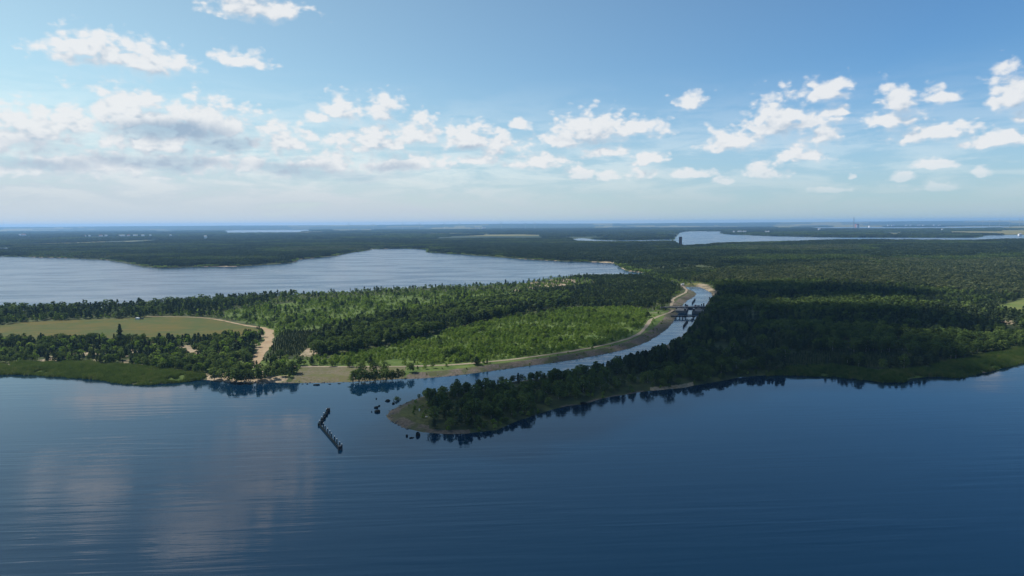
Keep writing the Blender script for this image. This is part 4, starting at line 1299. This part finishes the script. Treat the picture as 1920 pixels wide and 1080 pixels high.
def boulder(px, py, w, h, mat_='stone', name='boulder', label='', group=None, seed=0, z=0.0, long=1.0):
    bm = bmesh.new(); bmesh.ops.create_icosphere(bm, subdivisions=2, radius=1)
    rs = random.Random(seed)
    ph = [rs.uniform(0, 6) for _ in range(6)]
    for v in bm.verts:
        k = 1 + .18 * math.sin(3 * v.co.x + ph[0]) + .15 * math.sin(4 * v.co.y + ph[1]) + .12 * math.sin(5 * v.co.z + ph[2])
        v.co = Vector((v.co.x * w * k * long, v.co.y * w * k * .8, v.co.z * h * k))
    me = bpy.data.meshes.new(name); bm.to_mesh(me); bm.free(); me.materials.append(M[mat_])
    return link(name, me, label=label, cat='rock', group=group, loc=(*P(px, py, z), z + h * .3), rz=rs.uniform(-.4, .4))


boulder(707, 772.5, 1.5, .9, label='long low dark boulder, lowest of those off the peninsula tip', seed=1, long=1.5)
boulder(705, 765, 1.2, .9, label='dark upright boulder just behind the long low one', seed=2)
boulder(711, 761.5, .8, .5, label='small dark rock behind the upright boulder off the tip', seed=3)
boulder(727, 752, 1.4, .7, label='flat dark boulder nearest the round bush off the tip', seed=4, long=1.3)
boulder(738, 757, .9, .7, label='small dark rock close to the upper shore of the tip', seed=5)
boulder(705.5, 748, .4, .6, label='tiny dark rock farthest out beyond the tip', seed=6)
boulder(697, 772.5, .4, .4, label='tiny rock left of the long low boulder', seed=7)
boulder(763, 818, .7, .8, label='small dark rock, left of three below the gravel rim', seed=8)
boulder(772, 821, 1.3, .35, label='flat awash rock, middle of three below the gravel rim', seed=9)
boulder(784, 816.5, 1.1, 1.4, label='large dark rock, right of three below the gravel rim', seed=10)
boulder(1095, 757, 2.4, .8, label='mossy boulder at the water edge on the peninsula side', seed=11)
boulder(800, 783, .9, .6, 'pale_stone', label='pale boulder at the edge of the trees on the tip', seed=12, z=1.8)
for i, (a, b, w) in enumerate(((567, 720, .5), (576, 720, .6), (593, 722, 1.3), (618, 720.5, .6), (636, 719.5, .7))):
    boulder(a, b, w, w * .5, label=['leftmost dark rock in the shallows under the grassy bank', 'second rock from the left under the grassy bank', 'largest dark rock in the shallows under the grassy bank',
            'small rock right of the largest under the grassy bank', 'rightmost rock in the shallows under the grassy bank'][i], seed=20 + i, long=1.5)


def sign(px, py):
    x, y = P(px, py, 1.8)
    r_ = link('navigation_sign', None, label='white navigation board on a post at the peninsula tip', cat='sign', loc=(x, y, 1.7))
    MB().tube((0, 0, -.3), (0, 0, 2.6), .07, .07, 8).build('post', M['grey_metal'], r_)
    MB().box((0, -.1, 2.0), (.75, .06, 1.3)).build('board', M['white'], r_, bevel=.01)


sign(786.5, 774)


# ---- lock with its two bridges
def lock():
    c = Vector((*P(1294.3, 583.5), 0)); far = Vector((*P(1300, 577), 0)); 
    dvec = Vector((*P(1296.5, 580.5), 0)) - Vector((*P(1291.5, 592), 0)); az_ = math.atan2(dvec.y, dvec.x)      # canal axis
    ax = dvec.normalized(); sx = Vector((ax.y, -ax.x, 0))           # to the right bank
    root = link('canal_lock', None, label='concrete lock chamber with dark gates in the canal', cat='lock', loc=c)
    for sgn, nm in ((-1, 'left'), (1, 'right')):
        w = 13.0
        MB().box(sx * sgn * (3.4 + w / 2) + Vector((0, 0, 1.2)), (46, w, 4.2), az_).build('chamber_wall', M['dark_concrete'], root, bevel=.12)
        MB().box(sx * sgn * 3.9 + Vector((0, 0, 3.42)), (46, .9, .22), az_).build('coping', M['concrete'], root)
        rail = MB()
        for i in range(17):
            q = ax * (-22 + i * 2.75) + sx * sgn * 4.6
            rail.tube(q + Vector((0, 0, 3.3)), q + Vector((0, 0, 4.4)), .05, .05, 5)
        for z in (3.9, 4.4):
            rail.tube(ax * -22 + sx * sgn * 4.6 + Vector((0, 0, z)), ax * 22 + sx * sgn * 4.6 + Vector((0, 0, z)), .045, .045, 5)
        rail.build('railing', M['steel'], root)
        for e in (-21, 19):                                         # gate machinery towers
            q = ax * e + sx * sgn * 5.2
            tw = MB().box(q + Vector((0, 0, 4.6)), (2.6, 2.0, 2.8), az_).build('gate_tower', M['redsteel'] if (sgn > 0 and e > 0) else M['steel'], root, bevel=.06)
            MB().box(q + Vector((0, 0, 6.13)), (3.0, 2.4, .25), az_).build('tower_roof', M['grey_metal'], tw)
    for sgn in (-1, 1):                                             # near gate leaves stand open against the walls
        MB().box(ax * -19 + sx * sgn * 3.15 + Vector((0, 0, 1.2)), (4.2, .4, 3.6), az_).build('gate', M['steel'], root)
    MB().box(ax * 21 + Vector((0, 0, .5)), (.6, 6.7, 2.0), az_).build('gate', M['steel'], root)
    # control cabin
    cb = MB().box(sx * 9 + ax * 15 + Vector((0, 0, 4.7)), (4.5, 3.6, 2.8), az_).build('control_cabin', M['white'], root, bevel=.05)
    MB().box(sx * 9 + ax * 12.72 + Vector((0, 0, 5.1)), (.06, 2.6, 1.0), az_).build('window', M['glass'], cb)
    MB().box(sx * 9 + ax * 15 + Vector((0, 0, 6.2)), (5.1, 4.2, .2), az_).build('roof', M['greyroof'], cb)

    # bridges cross the canal left-right in the picture
    def bridge(pl, pr, z, w, name, label, piers, matdeck):
        a = Vector((*P(*pl, z), 0)); b = Vector((*P(*pr, z), 0)); mid = (a + b) / 2; d = (b - a); L = d.length; ba = math.atan2(d.y, d.x); u = d.normalized(); n = Vector((-u.y, u.x, 0))
        br = link(name, None, label=label, cat='bridge', loc=(mid.x, mid.y, 0))
        MB().box((0, 0, z - .35), (L, w, .7), ba).build('deck', matdeck, br)
        for sg in (-1, 1):
            MB().box(n * sg * (w / 2 - .2) + Vector((0, 0, z - .95)), (L, .35, .9), ba).build('girder', M['steel'], br)
            rl = MB()
            k = int(L / 2.5)
            for i in range(k + 1):
                q = u * (-L / 2 + L * i / k) + n * sg * (w / 2 - .08)
                rl.tube(q + Vector((0, 0, z - .1)), q + Vector((0, 0, z + 1.15)), .05, .05, 5)
            for zz_ in (.55, 1.15):
                rl.tube(u * -L / 2 + n * sg * (w / 2 - .08) + Vector((0, 0, z + zz_)), u * L / 2 + n * sg * (w / 2 - .08) + Vector((0, 0, z + zz_)), .06, .06, 5)
            rl.build('railing', M['steel'], br)
        for f_ in piers:
            q = u * (L * (f_ - .5))
            MB().box(q + Vector((0, 0, (z - 1.4) / 2 - .9)), (1.0, w * .8, z - 1.4 + 1.8), ba).build('pier', M['dark_concrete'], br, bevel=.08)
        return br
    bridge((1238, 575.5), (1322, 574.5), 6.0, 4.5, 'road_bridge', 'long thin road bridge crossing at the far end of the lock', (.12, .36, .57, .80, .93), M['dark_concrete'])
    bridge((1258, 592.0), (1304, 591.5), 3.2, 2.2, 'foot_bridge', 'dark footbridge on piers crossing at the near end of the lock', (.2, .36, .48, .60, .92), M['steel'])


lock()


def guide_wall(px0, py0, px1, py1, label):
    a = Vector((*P(px0, py0), 0)); b = Vector((*P(px1, py1), 0)); d = b - a; L = d.length; az_ = math.atan2(d.y, d.x)
    r_ = link('guide_wall', None, label=label, cat='guide wall', loc=((a + b) / 2), group='lock guide walls')
    MB().box((0, 0, .9), (L, .8, 2.0), az_).build('fender_wall', M['steel'], r_)
    for i in range(6):
        q = d.normalized() * (L * ((i + .5) / 6 - .5))
        MB().tube(q + Vector((0, 0, -1)), q + Vector((0, 0, 2.6)), .5, .5, 8).build('pile', M['steel'], r_)


guide_wall(1297.5, 570, 1303.5, 562.5, 'dark guide wall in the canal beyond the lock')
guide_wall(1281, 614, 1289.5, 602.5, 'dark guide wall in the canal on the near side of the lock')


def dolphin(px, py, label, s_=1.0):
    x, y = P(px, py)
    r_ = link('mooring_dolphin', None, label=label, cat='mooring post', group='mooring posts in the canal', loc=(x, y, 0))
    MB().tube((0, 0, -1), (0, 0, 2.2 * s_), .9 * s_, .9 * s_, 10).build('pile', M['buoy'], r_)
    MB().tube((0, 0, 2.2 * s_), (0, 0, 2.5 * s_), 1.05 * s_, .8 * s_, 10).build('cap', M['grey_metal'], r_)


dolphin(1285, 572, 'mooring post in the canal by the left bank beyond the bridge')
dolphin(1315.5, 572, 'mooring post, left of two by the right bank beyond the bridge', .8)
dolphin(1319.5, 571.5, 'mooring post, right of two by the right bank beyond the bridge')
dolphin(1330, 559, 'mooring post farthest up the canal by the right bank', .8)
dolphin(1297.5, 600.5, 'mooring post by the right bank on the near side of the lock')


# ---- cars by the meadow
def car(px, py, rz, paint, label, van):
    x, y = P(px, py, LAND_Z)
    r_ = link('parked_van' if van else 'parked_car', None, label=label, cat='van' if van else 'car', loc=(x, y, LAND_Z + .06), rz=rz, group='vehicles parked at the meadow')
    L, Wd, Hh = (5.4, 2.0, 2.4) if van else (4.4, 1.8, 1.45)
    prof = [(-L / 2, .35), (L / 2, .35), (L / 2, .95), (L * .36, 1.05), (L * (.24 if not van else .26), Hh), (-L * (.30 if not van else .48), Hh), (-L / 2, 1.0 if not van else Hh - .15)]
    pts = [(a, -Wd / 2, z) for a, z in prof] + [(a, Wd / 2, z) for a, z in prof]; n = len(prof)
    fs = [tuple(range(n)), tuple(range(2 * n - 1, n - 1, -1))] + [((i + 1) % n, i, n + i, n + (i + 1) % n) for i in range(n)]
    MB().poly(pts, fs).build('body', paint, r_, bevel=.06)
    for sg in (-1, 1):
        MB().box((0 if not van else L * .14, sg * (Wd / 2 + .012), Hh * .78), (L * .42 if not van else L * .22, .03, Hh * .26)).build('side_window', M['glass'], r_)
        for a in (-.3, .31):
            w_ = MB().tube((L * a, sg * (Wd / 2 - .2), .33), (L * a, sg * (Wd / 2 + .03), .33), .33, .33, 12).build('wheel', M['tyre'], r_)
            MB().tube((L * a, sg * (Wd / 2 + .031), .33), (L * a, sg * (Wd / 2 + .045), .33), .18, .18, 10).build('hub_cap', M['grey_metal'], w_)
    a0, a1, z0, z1 = L * .355, L * .27, 1.1, Hh - .12
    MB().poly([(a0 + .03, -Wd * .42, z0), (a0 + .03, Wd * .42, z0), (a1 + .03, Wd * .42, z1), (a1 + .03, -Wd * .42, z1)], [(0, 1, 2, 3)]).build('windscreen', M['glass'], r_)


car(257.5, 599.3, R(165), M['white'], 'white van parked at the back edge of the meadow', True)
car(265.5, 598.6, R(172), M['darkpaint'], 'dark car parked beside the white van at the meadow', False)


# ---- lookout tower of rusted steel
def lookout():
    x, y = P(1275, 462)
    k = y / 3000.0
    r_ = link('lookout_tower', None, label='dark rusted steel lookout tower above the forest', cat='tower', loc=(x, y, LAND_Z), rz=R(12))
    Hh = 40 * k; wdt = 14 * k
    for i in range(3):
        a = R(90 + 120 * i); b = R(210 + 120 * i)
        p0 = Vector((math.cos(a), math.sin(a), 0)) * wdt * .60; p1 = Vector((math.cos(b), math.sin(b), 0)) * wdt * .60
        mid = (p0 + p1) / 2; d = p1 - p0
        pn = MB()
        n = 7
        for j in range(n):                                           # plates with narrow gaps between the landings
            pn.box(mid + Vector((0, 0, Hh * (j + .5) / n)), (d.length, .4, Hh / n * .93), math.atan2(d.y, d.x))
        pn.build('steel_side', M['rust'], r_)
    for j in range(8):
        c_ = MB(); z = Hh * j / 7 + .15
        pts = [(math.cos(R(90 + 120 * i)) * wdt * .58, math.sin(R(90 + 120 * i)) * wdt * .58) for i in range(3)]
        c_.poly([(a, b, z) for a, b in pts] + [(a, b, z + .3) for a, b in pts], [(2, 1, 0), (3, 4, 5), (0, 1, 4, 3), (1, 2, 5, 4), (2, 0, 3, 5)])
        c_.build('landing', M['rust'], r_)


lookout()


# ---- far buildings
def building(px, py, wpx, hpx, label, group=None, roof='greyroof', cat='building', depth=14.0):
    x, y = P(px, py, 2); k = y / FPX
    w = wpx * k; h = hpx * k
    r_ = link('house' if cat == 'house' else 'building', None, label=label, cat=cat, group=group, loc=(x, y, LAND_Z - .1))
    MB().box((0, 0, h * .36), (w, depth, h * .72)).build('wall', M['white'], r_)
    a = w / 2 + .4; d = depth / 2 + .5; z0 = h * .72 + .02; z1 = h
    MB().poly([(-a, -d, z0), (a, -d, z0), (a, d, z0), (-a, d, z0), (-a, 0, z1), (a, 0, z1)], [(3, 2, 1, 0), (0, 1, 5, 4), (2, 3, 4, 5), (1, 2, 5), (3, 0, 4)]).build('roof', M[roof], r_)
    nwin = max(2, int(w / 7))
    for i in range(nwin):
        MB().box((-w / 2 + w * (i + .5) / nwin, -depth / 2 - .03, h * .4), (w / nwin * .4, .08, h * .2)).build('window', M['glass'], r_)


for b_ in BUILDINGS:
    building(*b_)
building(1279.5, 534.5, 5, 2.6, 'small white hut at the head of the canal', None, 'greyroof', 'house', 4.0)


# ---- chimney and power station
def plant_far():
    y = 12500.0; k = y / FPX; x = (1597 - 960) / FPX * y * 1.003
    px = lambda a: (a - 960) / FPX * y * 1.003
    r_ = link('chimney', None, label='tall thin chimney standing on the right horizon', cat='chimney', loc=(x, y, 0))
    MB().tube((0, 0, 0), (0, 0, 191), .7 * k, .45 * k, 14).build('shaft', M['concrete'], r_, smooth=False)
    MB().tube((0, 0, 191), (0, 0, 194), .5 * k, .5 * k, 14).build('rim', M['steel'], r_)
    b_ = link('power_station', None, label='low reddish power station hall right of the tall chimney', cat='building', loc=(px(1605), y + 40, 0))
    MB().box((0, 0, 32), (5 * k, 60, 64)).build('boiler_hall', M['redroof'], b_)
    MB().box((-1.5 * k, -50, 22), (2 * k, 30, 44)).build('annex', M['greyroof'], b_)
    s_ = link('chimney', None, label='short stack with pale block right of the power station', cat='chimney', loc=(px(1627), y, 0))
    MB().tube((0, 0, 0), (0, 0, 124), .2 * k, .14 * k, 12).build('shaft', M['concrete'], s_)
    MB().box((-1.0 * k, 0, 15), (1.4 * k, 40, 30)).build('block', M['white'], s_)


plant_far()


# ---- wind turbines
def turbine_parts():
    Hh, L = 1.0, .30
    tw = MB().tube((0, 0, 0), (0, 0, Hh), .022, .012, 10).mesh('tower', M['grey_metal'])
    nc_ = MB().box((0, .01, Hh + .012), (.028, .085, .032)).mesh('nacelle', M['grey_metal'])
    bl = []
    for i in range(3):
        a = R(90 + 120 * i + 17)
        d = Vector((math.cos(a), 0, math.sin(a))); t = Vector((-math.sin(a), 0, math.cos(a)))
        o = Vector((0, -.04, Hh + .012))
        pts = [o + d * .02 - t * .010, o + d * .12 - t * .022, o + d * L, o + d * .12 + t * .012, o + d * .02 + t * .010]
        pts2 = [q + Vector((0, .008, 0)) for q in pts]
        bl.append(MB().poly(pts + pts2, [(0, 1, 2, 3, 4), (9, 8, 7, 6, 5), (0, 5, 6, 1), (1, 6, 7, 2), (2, 7, 8, 3), (3, 8, 9, 4), (4, 9, 5, 0)]).mesh('blade', M['grey_metal']))
    return tw, nc_, bl


TW, NC, BL = turbine_parts()
TURB = [(654, 13, 'wind turbine standing left of all others on the horizon'), (700, 9, None), (755, 9, None), (787, 9, None), (833, 10, None), (861, 10, None), (940, 13, 'taller wind turbine in the middle of the horizon'),
        (985, 9, None), (1003, 9, None), (1843, 11, None), (1856, 9, None), (1874, 12, None), (1893, 11, None), (1912, 14, 'tallest wind turbine at the right edge of the horizon')]
for px_, hp, lb in TURB:
    x, y = P(px_, 423.5 - (px_ - 654) * .00625, 2)
    y_ = 12500.0; x = x * y_ / y; k = y_ / FPX
    Ht = (CAM_H + hp * 2.9) * .86
    g = None
    if lb is None:
        g = 'faint wind turbines, middle of the horizon' if px_ < 1200 else 'wind turbines, right end of the horizon'
        lb = 'faint wind turbine among those in the middle of the horizon' if px_ < 1200 else 'slim wind turbine in the group at the right horizon'
    e = link('wind_turbine', None, label=lb, cat='wind turbine', group=g, loc=(x, y_, 0), rz=random.uniform(-.5, .5)); e.scale = (Ht, Ht, Ht)
    link('tower', TW, e); link('nacelle', NC, e)
    for b in BL: link('blade', b, e)


# ---- the cloud overhead whose shadow lies on the peninsula and the right shore
def shadow_cloud():
    SH = [(1345, 541), (1450, 537), (1600, 540), (1740, 552), (1860, 574), (1880, 604), (1960, 640), (2100, 700), (1800, 722), (1400, 735), (1000, 820), (860, 870), (660, 850), (650, 765), (790, 724), (930, 694), (1080, 652), (1190, 622), (1250, 596), (1310, 556)]
    poly = wpoly(SH); ALT = 1150.0
    off = SUN_DIR * (ALT / SUN_DIR.z)
    r_ = np.random.default_rng(31)
    x0, y0 = poly.min(0); x1, y1 = poly.max(0)
    bm = bmesh.new()
    X, Y = jitter((x0, y0, x1, y1), 30, r_, .3)
    d = dist_line(X, Y, poly, True, 130); k = in_poly(X, Y, poly); X, Y, d = X[k], Y[k], d[k]
    lit = (fbm(X + 240, Y * .7, 210, 2) > .57) & (X > 60)
    X, Y, d = X[~lit], Y[~lit], d[~lit]
    for a, b, e in zip(X, Y, d):
        rad = min(48, max(22, e)) * r_.uniform(.75, 1.05)
        mtx = Matrix.Translation(Vector((a + off.x, b + off.y, ALT + r_.uniform(0, .5) * rad))) @ Matrix.Diagonal((rad, rad, rad * .7, 1))
        bmesh.ops.create_icosphere(bm, subdivisions=2, radius=1, matrix=mtx)
    me = bpy.data.meshes.new('cloud'); bm.to_mesh(me); bm.free()
    for p_ in me.polygons: p_.use_smooth = True
    mt, N = mat('cloud_mist')
    df = N.new('ShaderNodeBsdfDiffuse'); df.inputs[0].default_value = (.9, .9, .9, 1)
    tl = N.new('ShaderNodeBsdfTranslucent'); tl.inputs[0].default_value = (.8, .8, .82, 1)
    mx = N.new('ShaderNodeMixShader'); mx.inputs[0].default_value = .4; N.l.new(df.outputs[0], mx.inputs[1]); N.l.new(tl.outputs[0], mx.inputs[2])
    tp = N.new('ShaderNodeBsdfTransparent'); m2 = N.new('ShaderNodeMixShader'); m2.inputs[0].default_value = .72; N.l.new(mx.outputs[0], m2.inputs[1]); N.l.new(tp.outputs[0], m2.inputs[2])
    finish(N, m2.outputs[0]); me.materials.append(mt)
    link('cloud', me, kind='structure', label='cumulus cloud overhead shading the peninsula', cat='cloud')


shadow_cloud()


# ---- haze: one closed box of even air round everything below
HAZE_DENSITY = 4.2e-5
def haze():
    mt = bpy.data.materials.new('haze_air'); mt.use_nodes = True; mt.node_tree.nodes.clear(); N = NT(mt.node_tree)
    v = N.new('ShaderNodeVolumePrincipled'); v.inputs['Color'].default_value = (0.31, 0.59, 1.0, 1); v.inputs['Density'].default_value = HAZE_DENSITY
    v.inputs['Anisotropy'].default_value = 0.2
    o = N.new('ShaderNodeOutputMaterial'); N.l.new(v.outputs[0], o.inputs['Volume'])
    MB().box((0, 16000, 96.5), (90000, 36000, 201)).build('haze', mt, None, kind='stuff', label='thin bluish haze over the far land', cat='haze')


haze()
